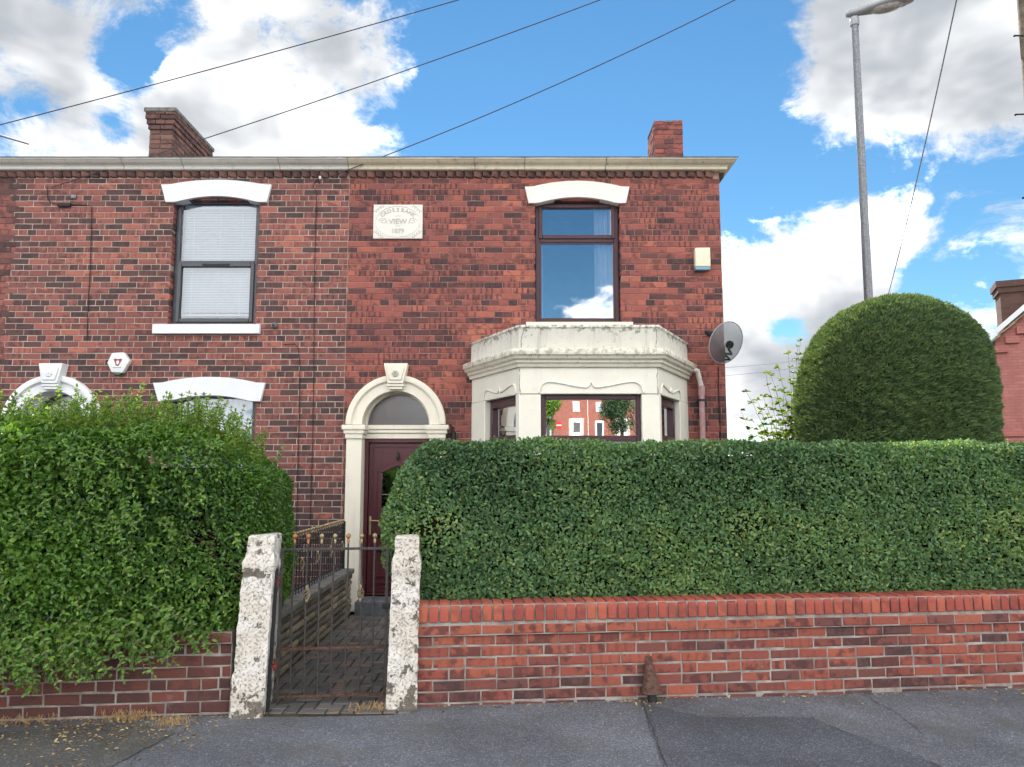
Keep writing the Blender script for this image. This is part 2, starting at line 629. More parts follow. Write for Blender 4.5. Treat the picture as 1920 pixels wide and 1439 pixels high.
MAT = {}
MAT['brick_left'] = brick_mat('brick_mauve', [(0, (.058, .044, .047)), (.25, (.095, .055, .053)), (.5, (.215, .082, .073)), (.8, (.31, .108, .088)), (1, (.43, .15, .105))], kiss=.35, soot=.55)
MAT['brick_right'] = brick_mat('brick_red', [(0, (.045, .036, .042)), (.2, (.11, .05, .05)), (.45, (.245, .080, .070)), (.75, (.34, .102, .080)), (1, (.46, .145, .095))], kiss=.7, soot=.6, sootc=(.055, .03, .032))
MAT['brick_garden'] = brick_mat('brick_orange_red', [(0, (.075, .046, .048)), (.25, (.145, .056, .050)), (.55, (.265, .068, .050)), (1, (.36, .10, .060))], kiss=.25, soot=.65, bloom=.25)
MAT['brick_garden_dark'] = brick_mat('brick_maroon', [(0, (.055, .034, .035)), (.5, (.095, .040, .038)), (1, (.165, .055, .043))], soot=.35, bloom=.5)
MAT['brick_coping'] = brick_mat('brick_coping_red', [(0, (.28, .06, .045)), (.6, (.38, .085, .058)), (1, (.43, .115, .065))], soot=.3)
MAT['brick_chimney'] = brick_mat('brick_sooty', [(0, (.05, .04, .038)), (.5, (.145, .082, .07)), (1, (.25, .13, .10))], soot=.6)
MAT['mortar_cream'] = None
MAT['mortar_brown'] = mortar_mat('mortar_brown', (.26, .135, .115), (.40, .24, .195))
MAT['mortar_grey'] = mortar_mat('mortar_grey', (.22, .185, .165), (.42, .375, .335))
MAT['mortar_dark'] = mortar_mat('mortar_sooty', (.13, .09, .075), (.25, .2, .17))
MAT['stone_cream'] = paint_mat('cream_masonry_paint', (.85, .79, .66), .3, streak=.22)
MAT['stone_cornice'] = paint_mat('mossy_cream_paint', (.82, .77, .64), .55, (.16, .145, .08), streak=.4, gscale=16, glo=.58, edge=Z(657, 8.3))
MAT['stone_plain'] = paint_mat('cream_clean_paint', (.84, .80, .72), .03, streak=.05)
MAT['stone_white'] = paint_mat('white_masonry_paint', (.80, .81, .82), .06, streak=.05)
MAT['stone_bay'] = paint_mat('bay_cream_paint', (.85, .81, .70), .22, streak=.14)
MAT['stone_parapet'] = paint_mat('weathered_cream_paint', (.80, .77, .69), .8, (.15, .13, .09), streak=.75, gscale=15, glo=.57, edge=Z(610, 8.42))
MAT['cornice_left'] = paint_mat('cornice_grey_cream', (.70, .67, .60), .5, streak=.4, gscale=12, glo=.57)
MAT['cornice_right'] = paint_mat('cornice_yellow_cream', (.78, .69, .52), .6, (.13, .10, .06), streak=.45, gscale=12, glo=.56)
MAT['lead'] = simple('grey_lead', (.22, .22, .22), .7, .3, var=.3)
MAT['plaque'] = paint_mat('plaque_cream', (.80, .77, .69), .1, streak=.1)
MAT['plaque_cut'] = paint_mat('plaque_weathered_letters', (.52, .49, .43), .3, streak=.1)
MAT['frame_brown'] = simple('mahogany_plastic', (.062, .022, .028), .32, .5, var=.15, scale=30)
MAT['frame_grey'] = simple('anthracite_plastic', (.042, .047, .058), .38, .5, var=.08)
MAT['door'] = simple('wine_red_door', (.075, .016, .022), .35, .5, var=.12, scale=20)
MAT['gold'] = simple('worn_gold', (.36, .28, .16), .45, .5, .5, var=.35, scale=60)
MAT['brass_rust'] = simple('rusting_gold', (.42, .20, .09), .6, .4, .4, var=.4, scale=80)
MAT['iron'] = simple('black_iron', (.018, .019, .022), .5, .4, .0, var=.3, scale=40)
MAT['iron_worn'] = simple('worn_iron_paint', (.055, .048, .045), .6, .4, .0, var=.5, scale=50)
MAT['rust'] = simple('rusty_iron', (.11, .06, .045), .7, .3, .3, var=.5, scale=45, bmp=.4)
MAT['red_iron'] = simple('red_hinge_paint', (.18, .035, .03), .6, .3, var=.4, scale=50)
MAT['white_plastic'] = simple('white_plastic', (.78, .78, .76), .35, .5, var=.04)
MAT['cream_plastic'] = simple('cream_plastic', (.74, .69, .52), .4, .5, var=.05)
MAT['blue_plastic'] = simple('pale_blue_plastic', (.16, .32, .42), .35, .5, var=.05)
MAT['green_plastic'] = simple('green_plastic', (.02, .12, .07), .4, .5)
MAT['shield_red'] = simple('maroon_print', (.30, .07, .09), .5, .4)
MAT['cable'] = simple('black_cable', (.02, .018, .02), .6, .3)
MAT['wire'] = simple('overhead_wire', (.06, .05, .06), .6, .3)
MAT['wire_pale'] = simple('pale_wire', (.28, .29, .31), .5, .3)
MAT['pipe_white'] = simple('cream_pipe', (.66, .60, .56), .5, .4, var=.2)
MAT['pipe_pink'] = simple('faded_pink_pipe', (.42, .25, .25), .55, .4, var=.2, scale=14)
MAT['steel'] = simple('galvanised_steel', (.20, .205, .22), .5, .5, .4, var=.25, scale=30)
MAT['lamp_glass'] = simple('lamp_lens', (.42, .40, .36), .15, .6, var=.3, scale=20)
MAT['lamp_body'] = simple('lamp_grey', (.36, .37, .38), .45, .5, var=.1)
MAT['wood_pole'] = simple('weathered_wood', (.19, .15, .11), .85, .2, var=.35, scale=14, bmp=.4)
MAT['soil'] = simple('garden_soil', (.06, .045, .032), .95, .1, var=.4, scale=14, bmp=.8)
MAT['asphalt'] = asphalt_mat('asphalt', .168, (.96, 1, 1.12), moss=.25)
MAT['asphalt_dark'] = asphalt_mat('asphalt_patch', .112, (.95, 1, 1.16))
MAT['asphalt_soiled'] = asphalt_mat('asphalt_soiled', .115, (1.03, 1, .96), moss=.5)
MAT['seam'] = simple('tar_seam', (.055, .05, .046), .9, .2, var=.4, scale=20)
MAT['grass'] = simple('rough_grass', (.06, .10, .03), .9, .1, var=.4, scale=4)
MAT['slate'] = simple('roof_slate', (.13, .13, .135), .7, .3, var=.3, scale=7)
MAT['far_slate'] = simple('stone_slate', (.33, .28, .19), .85, .2, var=.45, scale=9)
MAT['flake'] = flake_mat()
MAT['blind'] = simple('white_blind', (.80, .82, .84), .6, .3, var=.03)
MAT['curtain'] = simple('white_curtain', (.78, .79, .82), .8, .2, var=.05)
MAT['room'] = simple('room_wall', (.13, .125, .12), .9, .1, var=.2, scale=2)
MAT['room_lit'] = simple('lit_room_wall', (.5, .5, .5), .9, .1, var=.1, scale=2)  # paler copy of the room colour, lit look put into the tone
MAT['glass_sky'] = glass_mat('coated_glass', .30, (.97, .98, 1), ripple=.06)
MAT['glass_bay'] = glass_mat('bay_glass', .55, ripple=.02)
MAT['glass_clear'] = glass_mat('clear_glass', .03, (.86, .89, .92))
MAT['glass_dull'] = glass_mat('dull_fanlight_glass', .06, (.6, .6, .58), rough=.22)
MAT['step'] = simple('grey_step_stone', (.13, .14, .15), .85, .2, var=.3, scale=12, bmp=.3)
MAT['side_coping'] = simple('grey_coping_stone', (.17, .165, .15), .9, .2, var=.35, scale=12, bmp=.5)
MAT['hedge_core'] = simple('hedge_inside', (.020, .022, .012), .95, .05, var=.4, scale=20)  # dark filling for the solid cores added behind the leaves
MAT['twig'] = simple('twig_bark', (.13, .09, .06), .85, .2, var=.3)
MAT['bark'] = simple('bark', (.10, .075, .055), .9, .2, var=.3, bmp=.4)
MAT['dry'] = leaf_mat('dry_litter', [(0, (.16, .07, .03)), (.5, (.38, .22, .09)), (1, (.60, .48, .24))], .1, .8, .2)
XL0 = X(22, 450, 9.6)
MAT['mortar_cream'] = mortar_mat('mortar_cream', (.37, .295, .25), (.53, .45, .385), edges=[(XL0, (.16, .09, .08))])


def paver_mat():
    m, nt, b = new_mat('block_paving', .9, .25)
    p = pos(nt)
    t = tone_of(nt)
    c = ramp(nt, t, [(0, (.08, .078, .076)), (.5, (.125, .12, .115)), (.9, (.16, .14, .125)), (1, (.21, .13, .11))])
    c = MIX(nt, SMOOTH(nt, NOISE(nt, p, 120, 4, .7), .35, .8, 0, .6), c, (.17, .155, .14))
    c = MIX(nt, SMOOTH(nt, NOISE(nt, p, 2.6, 6, .7), .56, .70, 0, .8), c, (.065, .075, .018))
    setc(nt, b, c)
    bump(nt, b, NOISE(nt, p, 110, 4, .7), .5, .006)
    return m


def block_mat():
    m, nt, b = new_mat('split_stone', .9, .2)
    p = pos(nt)
    t = tone_of(nt)
    c = ramp(nt, t, [(0, (.10, .09, .078)), (.5, (.19, .165, .13)), (.8, (.28, .235, .165)), (1, (.36, .30, .20))])
    c = MIX(nt, SMOOTH(nt, NOISE(nt, p, 30, 6, .7), .4, .75, 0, .7), c, (.065, .058, .05))
    setc(nt, b, c)
    bump(nt, b, NOISE(nt, p, 38, 6, .7), .8, .015)
    return m


MAT['paver'] = paver_mat()
MAT['split'] = block_mat()


def mesh_dish_mat():
    m, nt, b = new_mat('perforated_grey_steel', .5, .4, .3)
    setc(nt, b, (.17, .18, .20))
    hole = .30      # share of the sheet that is punched out
    tr = N(nt, 'ShaderNodeBsdfTransparent')
    mx = N(nt, 'ShaderNodeMixShader', {0: hole, 1: b.outputs[0], 2: tr.outputs[0]})
    nt.links.new(mx.outputs[0], nt.nodes['Material Output'].inputs[0])
    return m


MAT['dish'] = mesh_dish_mat()


# ------------------------------------------------------------------ bricks
def brick_mesh(name, w, h, dep, bev, r, mat, jit=.0018):
    x, z = w / 2, h / 2
    o = [(-x, bev * .8, -z), (x, bev * .8, -z), (x, bev * .8, z), (-x, bev * .8, z)]
    i = [(-x + bev, 0, -z + bev), (x - bev, 0, -z + bev), (x - bev, 0, z - bev), (-x + bev, 0, z - bev)]
    k = [(a, dep, c) for a, _, c in o]
    j = lambda: r.uniform(-jit, jit)
    vs = [(a + j(), b + abs(j()), c + j()) for a, b, c in o] + [(a + j() * 1.5, b + abs(j()) * .8, c + j() * 1.5) for a, b, c in i] + k
    fs = [(4, 5, 6, 7)] + [(n, (n + 1) % 4, (n + 1) % 4 + 4, n + 4) for n in range(4)]
    fs += [(n + 8, (n + 1) % 4 + 8, (n + 1) % 4, n) for n in range(4)] + [(11, 10, 9, 8)]
    me = bpy.data.meshes.new(name)
    me.from_pydata(vs, [], fs)
    uv = me.uv_layers.new(name='piece')
    for l in me.loops:
        v = vs[l.vertex_index]
        uv.data[l.index].uv = (v[0] / .232 + .5, v[2] / .076 + .5)
    me.materials.append(mat)
    return me, np.array(vs), fs


def in_intervals(a, b, holes):
    """the free stretches of [a, b] outside the holes"""
    out = [(a, b)]
    for h0, h1 in holes:
        nx = []
        for p, q in out:
            if h1 <= p or h0 >= q:
                nx.append((p, q))
                continue
            if h0 > p: nx.append((p, h0))
            if h1 < q: nx.append((h1, q))
        out = nx
    return out


def place_bricks(parent, bricks, mat, y=0.0, name='brick', stuff_name='brickwork', limit=300, joint=.01, dep=.06, bev=.005, seed=1,
                 key=None, yj=.0015, origin=(0, 0, 0), jit=.0018):
    """bricks: (x0, x1, z0, z1, tone). The first `limit` by key are objects, the rest one mesh."""
    r = random.Random(seed)
    vars_ = {}

    def variant(w, h):
        k = (round(w, 3), round(h, 3))
        if k not in vars_:
            vars_[k] = [brick_mesh(name, w, h, dep, bev, r, mat, jit) for _ in range(9)]
        return vars_[k][r.randrange(9)]
    if key:
        bricks = sorted(bricks, key=key)
    std = {}
    for b in bricks:
        w = round(b[1] - b[0] - joint, 3)
        std[w] = std.get(w, 0) + 1
    common = sorted(std, key=lambda w: -std[w])[:3]
    VS, FS, TN, UV = [], [], [], []
    nv = 0
    for i, (x0, x1, z0, z1, t) in enumerate(bricks):
        w, h = x1 - x0 - joint, z1 - z0 - joint
        if w < .012: continue
        bw = min(common, key=lambda c: abs(c - w))
        me, vs, fs = variant(bw, h)
        c = Vector(((x0 + x1) / 2 + origin[0], y + r.uniform(-yj, yj) + origin[1], (z0 + z1) / 2 + r.uniform(-.0012, .0012) + origin[2]))
        rot = r.uniform(-.006, .006)
        sx = w / bw
        if i < limit:
            o = bpy.data.objects.new(name, me)
            o.parent = parent
            o.location = c
            o.scale = (sx, 1, 1)
            o.rotation_euler = (0, rot, 0)
            o['tone'] = t
            COL.objects.link(o)
        else:
            q = vs * np.array([sx, 1, 1])
            ca, sa = math.cos(rot), math.sin(rot)
            q = np.stack([q[:, 0] * ca + q[:, 2] * sa, q[:, 1], -q[:, 0] * sa + q[:, 2] * ca], 1) + np.array(c)
            VS.append(q)
            FS += [tuple(k + nv for k in f) for f in fs]
            TN += [t] * len(fs)
            uvs = [(vs[k][0] / .232 + .5, vs[k][2] / .076 + .5) for f in fs for k in f]
            UV += uvs
            nv += len(vs)
    if VS:
        me = bpy.data.meshes.new(stuff_name)
        me.from_pydata(np.concatenate(VS).tolist(), [], FS)
        uv = me.uv_layers.new(name='piece')
        uv.data.foreach_set('uv', np.array(UV, dtype=np.float32).ravel())
        at_ = me.attributes.new('tone', 'FLOAT', 'FACE')
        at_.data.foreach_set('value', np.array(TN, dtype=np.float32))
        me.materials.append(mat)
        o = bpy.data.objects.new(stuff_name, me)
        o.parent = parent
        COL.objects.link(o)
        stuff(o)
        return o


def bond(z0, z1, xa, xb, holes, ch=.0762, pitch=.232, header_z=None, tone=None, seed=1, every=6):
    """English garden wall bond; holes(zc) gives the (x0, x1) spans that are not brick in the course around zc"""
    r = random.Random(seed)
    out = []
    n0 = math.floor((z0 - header_z) / ch) if header_z is not None else 0
    k = n0
    base = header_z if header_z is not None else z0
    while True:
        za = base + (k - .5) * ch
        zb = za + ch
        if za >= z1 - .02: break
        if zb > z0 + .02:
            za2, zb2 = max(za, z0), min(zb, z1)
            hdr = every and k % every == 0
            pl = pitch / 2 if hdr else pitch
            off = pitch / 4 if hdr else (k % 2) * pitch / 2
            off += r.uniform(-.012, .012)
            for a, b in in_intervals(xa, xb, holes((za + zb) / 2)):
                i = math.floor((a - off) / pl)
                while off + i * pl < b:
                    p, q = max(a, off + i * pl), min(b, off + (i + 1) * pl)
                    if q - p > .03:
                        out.append((p, q, za2, zb2, tone((p + q) / 2, (za2 + zb2) / 2, r, hdr)))
                    i += 1
        k += 1
    return out


def backing(mb, xa, xb, z0, z1, y0, y1, rects, grow=0.0):
    """solid wall with rectangular openings"""
    rects = [(r_[0] - grow, r_[1] + grow, r_[2], r_[3]) for r_ in rects]
    xs = sorted({xa, xb, *[v for r_ in rects for v in (r_[0], r_[1]) if xa < v < xb]})
    for a, b in zip(xs[:-1], xs[1:]):
        mid = (a + b) / 2
        for p, q in in_intervals(z0, z1, [(r_[2], r_[3]) for r_ in rects if r_[0] < mid < r_[1]]):
            mb.box(a, b, y0, y1, p, q)


# ------------------------------------------------------------------ ground
YH = 9.6                       # plane of the house fronts
WALL_ROT = math.atan(.115)     # the garden walls run slightly oblique to the houses
WALL_Y0 = 5.85


def wall_y(x): return WALL_Y0 + .115 * x


mb = MB()
ys = [-500, -118, -12, 400]
zs = [8.0, 8.0, -.13, -.13]
for i in range(3):
    mb.add([(-500, ys[i], zs[i]), (500, ys[i], zs[i]), (500, ys[i + 1], zs[i + 1]), (-500, ys[i + 1], zs[i + 1])], [(0, 1, 2, 3)])
structure(mb.build('ground', MAT['asphalt_dark']))
mb = MB()
g = 40
vs, fs = [], []
for j in range(13):
    for i in range(g + 1):
        x = -9 + 19 * i / g
        y = 2.6 + (wall_y(x) + .12 - 2.6) * j / 12
        z = .006 * math.sin(x * 1.3 + 1) + .005 * math.sin(x * 3.1 + y * 1.7) - .012
        if j == 0: z = -.02
        vs.append((x, y, z))
for j in range(12):
    for i in range(g):
        a = j * (g + 1) + i
        fs.append((a, a + 1, a + g + 2, a + g + 1))
mb.add(vs, fs)
mb.add([(-9, 2.6, -.02), (10, 2.6, -.02), (10, 2.6, -.16), (-9, 2.6, -.16)], [(0, 1, 2, 3)])
pavement = structure(mb.build('pavement', MAT['asphalt'], smooth=True))


def patch(poly, lift):
    n = MB()
    pts = []
    cx = sum(p[0] for p in poly) / len(poly)
    cy = sum(p[1] for p in poly) / len(poly)
    # dense fan so that it follows the gentle surface
    edge = []
    for (a, b), (c, d) in zip(poly, poly[1:] + poly[:1]):
        for k in range(8):
            t = k / 8
            edge.append((a + (c - a) * t + rnd.uniform(-.012, .012), b + (d - b) * t + rnd.uniform(-.012, .012)))
    hz = lambda x, y: .006 * math.sin(x * 1.3 + 1) + .005 * math.sin(x * 3.1 + y * 1.7) - .012 + lift
    rings = []
    for s in (1.0, .75, .5, .25):
        rings.append([(cx + (x - cx) * s, cy + (y - cy) * s) for x, y in edge])
    vs = [(x, y, hz(x, y)) for rg in rings for x, y in rg] + [(cx, cy, hz(cx, cy))]
    m = len(edge)
    fs = []
    for q in range(3):
        fs += [(q * m + i, q * m + (i + 1) % m, (q + 1) * m + (i + 1) % m, (q + 1) * m + i) for i in range(m)]
    fs += [(3 * m + i, 3 * m + (i + 1) % m, 4 * m) for i in range(m)]
    n.add(vs, fs)
    return n


def gp(px, py):
    d = ray(px, py)
    t = EYE / -d.z
    return (d.x * t, d.y * t)


patch([gp(1203, 1318), gp(1325, 1345), gp(1520, 1342), gp(1600, 1375), gp(1780, 1439), gp(1900, 1490), gp(1265, 1490)], .005).build('tarmac_patch', MAT['asphalt_dark'], pavement, label='dark tarmac patch on the pavement')

patch([gp(-40, 1372), gp(250, 1352), gp(330, 1372), gp(200, 1439), gp(120, 1490), gp(-60, 1490)], .005).build('tarmac_patch', MAT['asphalt_soiled'], pavement, label='soiled tarmac patch before the overgrown hedge')
SEAMS = [[(1203, 1316), (1222, 1362), (1252, 1439), (1270, 1485)], [(1325, 1345), (1420, 1343), (1520, 1342), (1600, 1376), (1700, 1408), (1790, 1444)], [(1612, 1293), (1650, 1318), (1690, 1340), (1730, 1372)],
         [(372, 1350), (330, 1378), (262, 1408), (240, 1439)]]
for sm in SEAMS:
    q = MB()
    pts = []
    for (a, b), (c, d) in zip(sm[:-1], sm[1:]):
        for k in range(10):
            t = k / 10
            pts.append(gp(a + (c - a) * t + rnd.uniform(-3, 3), b + (d - b) * t + rnd.uniform(-1.5, 1.5)))
    vs = []
    for i, (x, y) in enumerate(pts):
        w = rnd.uniform(.001, .004)
        z = .006 * math.sin(x * 1.3 + 1) + .005 * math.sin(x * 3.1 + y * 1.7) - .012 + .0095
        vs += [(x - w, y, z), (x + w, y + .002, z)]
    q.add(vs, [(2 * i, 2 * i + 1, 2 * i + 3, 2 * i + 2) for i in range(len(pts) - 1)])
    q.build('tarmac_seam', MAT['seam'], pavement)

# garden soil behind the walls
mb = MB()
mb.add([(-9, wall_y(-9) + .1, .03), (-1.95, wall_y(-1.95) + .1, .03), (-1.95, 9.6, .03), (-9, 9.6, .03)], [(0, 1, 2, 3)])
mb.add([(-.62, wall_y(-.62) + .1, .03), (9, wall_y(9) + .1, .03), (9, 9.6, .03), (-.62, 9.6, .03)], [(0, 1, 2, 3)])
mb.add([(2.6, 9.6, .031), (30, 9.6, .031), (30, 60, .031), (2.6, 60, .031)], [(0, 1, 2, 3)])
structure(mb.build('garden_ground', MAT['soil']))

# ---- garden path: herringbone blocks
mb = MB()
mb.box(-1.92, -.60, 5.60, 9.42, -.06, -.010)
path = structure(mb.build('garden_path', MAT['soil']))
pav = []
L_, W_ = .2, .1
PX0, PX1, PY0, PY1 = -1.905, -.66, 5.62, 9.40
for i in range(-30, 60):
    for j in range(-30, 60):
        # 90 degree herringbone
        for kind in (0, 1):
            bx = PX0 + (i * .1 + j * .2 - j * .1) if False else None
cells = set()
for n in range(-60, 90):
    for k in range(-60, 90):
        ox = n * .1 + k * .2
        oy = n * .1 - k * .2
        # horizontal block then vertical block of one herringbone step
        for (a, b, w, h) in ((ox, oy, .2, .1), (ox + .2, oy - .1, .1, .2)):
            x0, y0 = PX0 + a - 1.0, PY0 + b + 1.0
            x1, y1 = x0 + w, y0 + h
            x0c, x1c, y0c, y1c = max(x0, PX0), min(x1, PX1), max(y0, PY0), min(y1, PY1)
            if x1c - x0c < .03 or y1c - y0c < .03: continue
            kk = (round(x0, 3), round(y0, 3))
            if kk in cells: continue
            cells.add(kk)
            pav.append((x0c, x1c, y0c, y1c))
pav.sort(key=lambda q: q[2])
pmesh = {}


def paver_mesh(w, h):
    k = (round(w, 2), round(h, 2))
    if k not in pmesh:
        m = MB()
        m.box(-w / 2 + .006, w / 2 - .006, -h / 2 + .006, h / 2 - .006, -.05, 0)
        o = m.build('paving_block', MAT['paver'], bevel=.006, segs=1)
        pmesh[k] = o.data
        bpy.data.objects.remove(o)
    return pmesh[k]


rest = MB()
for i, (x0, x1, y0, y1) in enumerate(pav):
    zt = rnd.uniform(-.003, .004)
    if i < 300:
        o = bpy.data.objects.new('paving_block', paver_mesh(x1 - x0, y1 - y0))
        o.parent = path
        o.location = ((x0 + x1) / 2, (y0 + y1) / 2, zt)
        o.rotation_euler = (rnd.uniform(-.012, .012), rnd.uniform(-.012, .012), 0)
        o['tone'] = rnd.random()
        COL.objects.link(o)
    else:
        rest.box(x0 + .006, x1 - .006, y0 + .006, y1 - .006, -.05, zt)
if rest.v:
    stuff(rest.build('block_paving', MAT['paver'], path))

# ------------------------------------------------------------------ garden walls
HW = [(0.0, 'L')]


def coursed(x0, x1, zlo, n, ch, pitch, seed, tone, hdr_rows=()):
    r = random.Random(seed)
    out = []
    for k in range(n):
        za = zlo + k * ch
        off = (k % 2) * pitch / 2 + r.uniform(-.015, .015)
        x = x0 - (pitch - off if off > .02 else 0)
        i = 0
        while x < x1:
            w = pitch if not (k in hdr_rows and i % 2) else pitch / 2
            p, q = max(x, x0), min(x + w, x1)
            if q - p > .03:
                out.append((p, q, za, za + ch, tone((p + q) / 2, za, r, False)))
            x += w
            i += 1
    return out


def vnoise(x, z, s=1.0, seed=0):
    return mnoise.noise(Vector((x * s + seed * 7.3, seed * 3.1, z * s)))


def garden_wall(label, x0, x1, mat, seed, toner, coping, top):
    """x along the wall from the point where it meets the world's x = 0"""
    root = thing('garden_wall', label, 'wall', (0, WALL_Y0, 0), WALL_ROT)
    ch = .0785
    zlo = top - .15 - 7 * ch
    br = coursed(x0, x1, zlo, 6, ch, .232, seed, toner, hdr_rows=(2,))
    m = MB()
    m.box(x0 + .004, x1, .007, .26, -.12, top - .15 - ch - .002)
    m.build('mortar', MAT['mortar_grey'], root, local=True)
    m = MB()
    m.box(x0 + .004, x1, -.019, .27, top - .15 - ch, top - .148)
    m.build('mortar_bed', MAT['mortar_grey'], root, local=True)
    place_bricks(root, br, mat, 0.0, limit=300, joint=.010, dep=.1, bev=.007, seed=seed, yj=.003, jit=.0034)
    br = coursed(x0, x1, zlo + 6 * ch, 1, ch, .232, seed + 1, lambda x, z, r, h: min(1, toner(x, z, r, h) + .2))
    place_bricks(root, br, mat, -.026, limit=300, joint=.010, dep=.1, bev=.007, seed=seed + 2, jit=.0034)
    br = coursed(x0, x1, zlo - ch, 1, ch, .232, seed + 3, lambda x, z, r, h: max(0, toner(x, z, r, h) - .15))
    place_bricks(root, br, mat, .004, limit=300, joint=.010, dep=.1, bev=.007, seed=seed + 4, jit=.0034)
    if coping:
        # bullnosed bricks on edge
        m = MB()
        m.box(x0 + .004, x1, -.015, .24, top - .15, top - .012)
        m.build('coping_mortar', MAT['mortar_grey'], root, local=True)
        cv = []
        for v in range(4):
            q = MB()
            w = .0665
            prof = [(-.03, 0), (-.031, .075)]
            for a in range(1, 6):
                t = a / 6 * math.pi / 2
                prof.append((-.03 + .055 * (1 - math.cos(t)), .075 + .055 * math.sin(t)))
            prof += [(.025, .13), (.2, .128), (.2, 0)]
            n_ = len(prof)
            vs = [(-w / 2 + rnd.uniform(-.001, .001), y, z) for y, z in prof] + [(w / 2 + rnd.uniform(-.001, .001), y, z) for y, z in prof]
            fs = [tuple(range(n_)), tuple(range(2 * n_ - 1, n_ - 1, -1))] + [(i, (i + 1) % n_, (i + 1) % n_ + n_, i + n_) for i in range(n_)]
            q.add(vs, fs)
            o = q.build('coping_brick', MAT['brick_coping'], bevel=.004, segs=1)
            cv.append(o.data)
            bpy.data.objects.remove(o)
        x = x0 + .04
        r = random.Random(seed)
        i = 0
        while x < x1:
            o = bpy.data.objects.new('coping_brick', cv[r.randrange(4)])
            o.parent = root
            o.location = (x, r.uniform(-.003, .003), top - .13 + r.uniform(-.003, .002))
            o.rotation_euler = (0, r.uniform(-.02, .02), r.uniform(-.02, .02))
            o['tone'] = r.random()
            if i == 12:
                o.location.y += .004
                o['tone'] = 0.0
            COL.objects.link(o)
            x += .0775 + r.uniform(-.001, .001)
            i += 1
    return root


def tone_garden(x, z, r, h):
    t = r.gauss(.64, .2) + .25 * vnoise(x, z * 2, 1.2, 5)
    if r.random() < .07: t -= .35
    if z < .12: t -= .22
    return min(1, max(.02, t))


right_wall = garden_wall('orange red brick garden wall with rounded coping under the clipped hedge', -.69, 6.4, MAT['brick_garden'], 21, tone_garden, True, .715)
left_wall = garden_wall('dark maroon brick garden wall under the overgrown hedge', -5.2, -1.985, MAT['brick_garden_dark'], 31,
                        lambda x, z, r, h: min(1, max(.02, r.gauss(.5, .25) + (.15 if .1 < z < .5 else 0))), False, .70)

# ------------------------------------------------------------------ gate posts


def gate_post(label, x, y, w, d, h, lean, seed, cap_in, grp='whitewashed stone gate posts'):
    root = thing('gate_post', label, 'gate post', (x, y, 0), WALL_ROT, grp)
    prof = [(-.10, 1.06), (0, 1.06), (.1, 1.05), (.3, 1.02), (.5, 1.0), (.7, .985), (h - .26, .97), (h - .245, 1.02), (h - .19, 1.02), (h - .15, .92), (h - .11, .84), (h - .06, .86), (h - .01, .84), (h, .74)]
    vs, fs = [], []
    n = 44
    zs_ = []
    for (za, sa), (zb, sb) in zip(prof[:-1], prof[1:]):
        st = max(1, int((zb - za) / .025))
        for k in range(st):
            t = k / st
            zs_.append((za + (zb - za) * t, sa + (sb - sa) * t))
    zs_.append(prof[-1])
    for z, s in zs_:
        for k in range(n):
            a = 2 * math.pi * k / n + math.pi / 4
            ca, sa = math.cos(a), math.sin(a)
            e = 1 / max(abs(ca), abs(sa)) ** .93
            px_, py_ = ca * e * .98 * w / 2 * s, sa * e * .98 * d / 2 * s
            nv = mnoise.fractal(Vector((px_ * 9 + seed, py_ * 9, z * 9)), 1.0, 2.0, 4)
            fine = mnoise.fractal(Vector((px_ * 38 + seed, py_ * 38, z * 38)), 1.0, 2.0, 3)
            q = 1 + (.05 * nv + .034 * fine)
            vs.append((px_ * q + lean * max(z, 0), py_ * q, z + .004 * nv))
    for i in range(len(zs_) - 1):
        for k in range(n):
            fs.append((i * n + k, i * n + (k + 1) % n, (i + 1) * n + (k + 1) % n, (i + 1) * n + k))
    fs.append(tuple(range((len(zs_) - 1) * n, len(zs_) * n)))
    m = MB().add(vs, fs)
    m.build('shaft', MAT['flake'], root, smooth=True, local=True)
    return root


lp = gate_post('flaking white stone gate post beside the overgrown hedge, carrying the gate hinges', -1.855, wall_y(-1.855) + .10, .225, .36, 1.22, .045, 3, .8)
rp = gate_post('flaking white stone gate post between the gate and the orange brick wall', -.80, wall_y(-.80) + .08, .215, .30, 1.20, .02, 8, .8)
# iron hanging strap and red pins on the left post
m = MB()
m.prism([(.118, .0), (.136, .0), (.168, .98), (.150, .98)], -.11, -.06)
m.build('hinge_strap', MAT['iron'], lp, local=True)
for z in (.30, .88):
    m = MB()
    m.box(.13, .18, -.10, -.06, z - .012, z + .012)
    m.tube([(.165, -.08, z - .03), (.165, -.08, z + .05)], .009, 8)
    m.build('hinge_pin', MAT['red_iron'], lp, local=True)

# ------------------------------------------------------------------ gate
GX0, GX1, GY = -1.70, -.935, 0.0
groot = thing('iron_gate', 'low black iron garden gate with round gold finials between white posts', 'gate', (GX0, wall_y(-1.3) + .12, 0), WALL_ROT)
GW = (GX1 - GX0) / math.cos(WALL_ROT)
for x, nm in ((0, 'stile'), (GW, 'stile')):
    m = MB()
    m.box(x - .011, x + .011, -.011, .011, .035, 1.105)
    m.build(nm, MAT['iron_worn'], groot, local=True, bevel=.002, segs=1)
for z, nm, hh in ((1.10, 'top_rail', .009), (.385, 'middle_rail', .010), (.05, 'bottom_rail', .010)):
    m = MB()
    m.box(.0115, GW - .0115, -.012, .012, z - hh, z + hh)
    m.build(nm, MAT['iron_worn'] if z > 1 else MAT['rust'], groot, local=True, bevel=.002, segs=1)


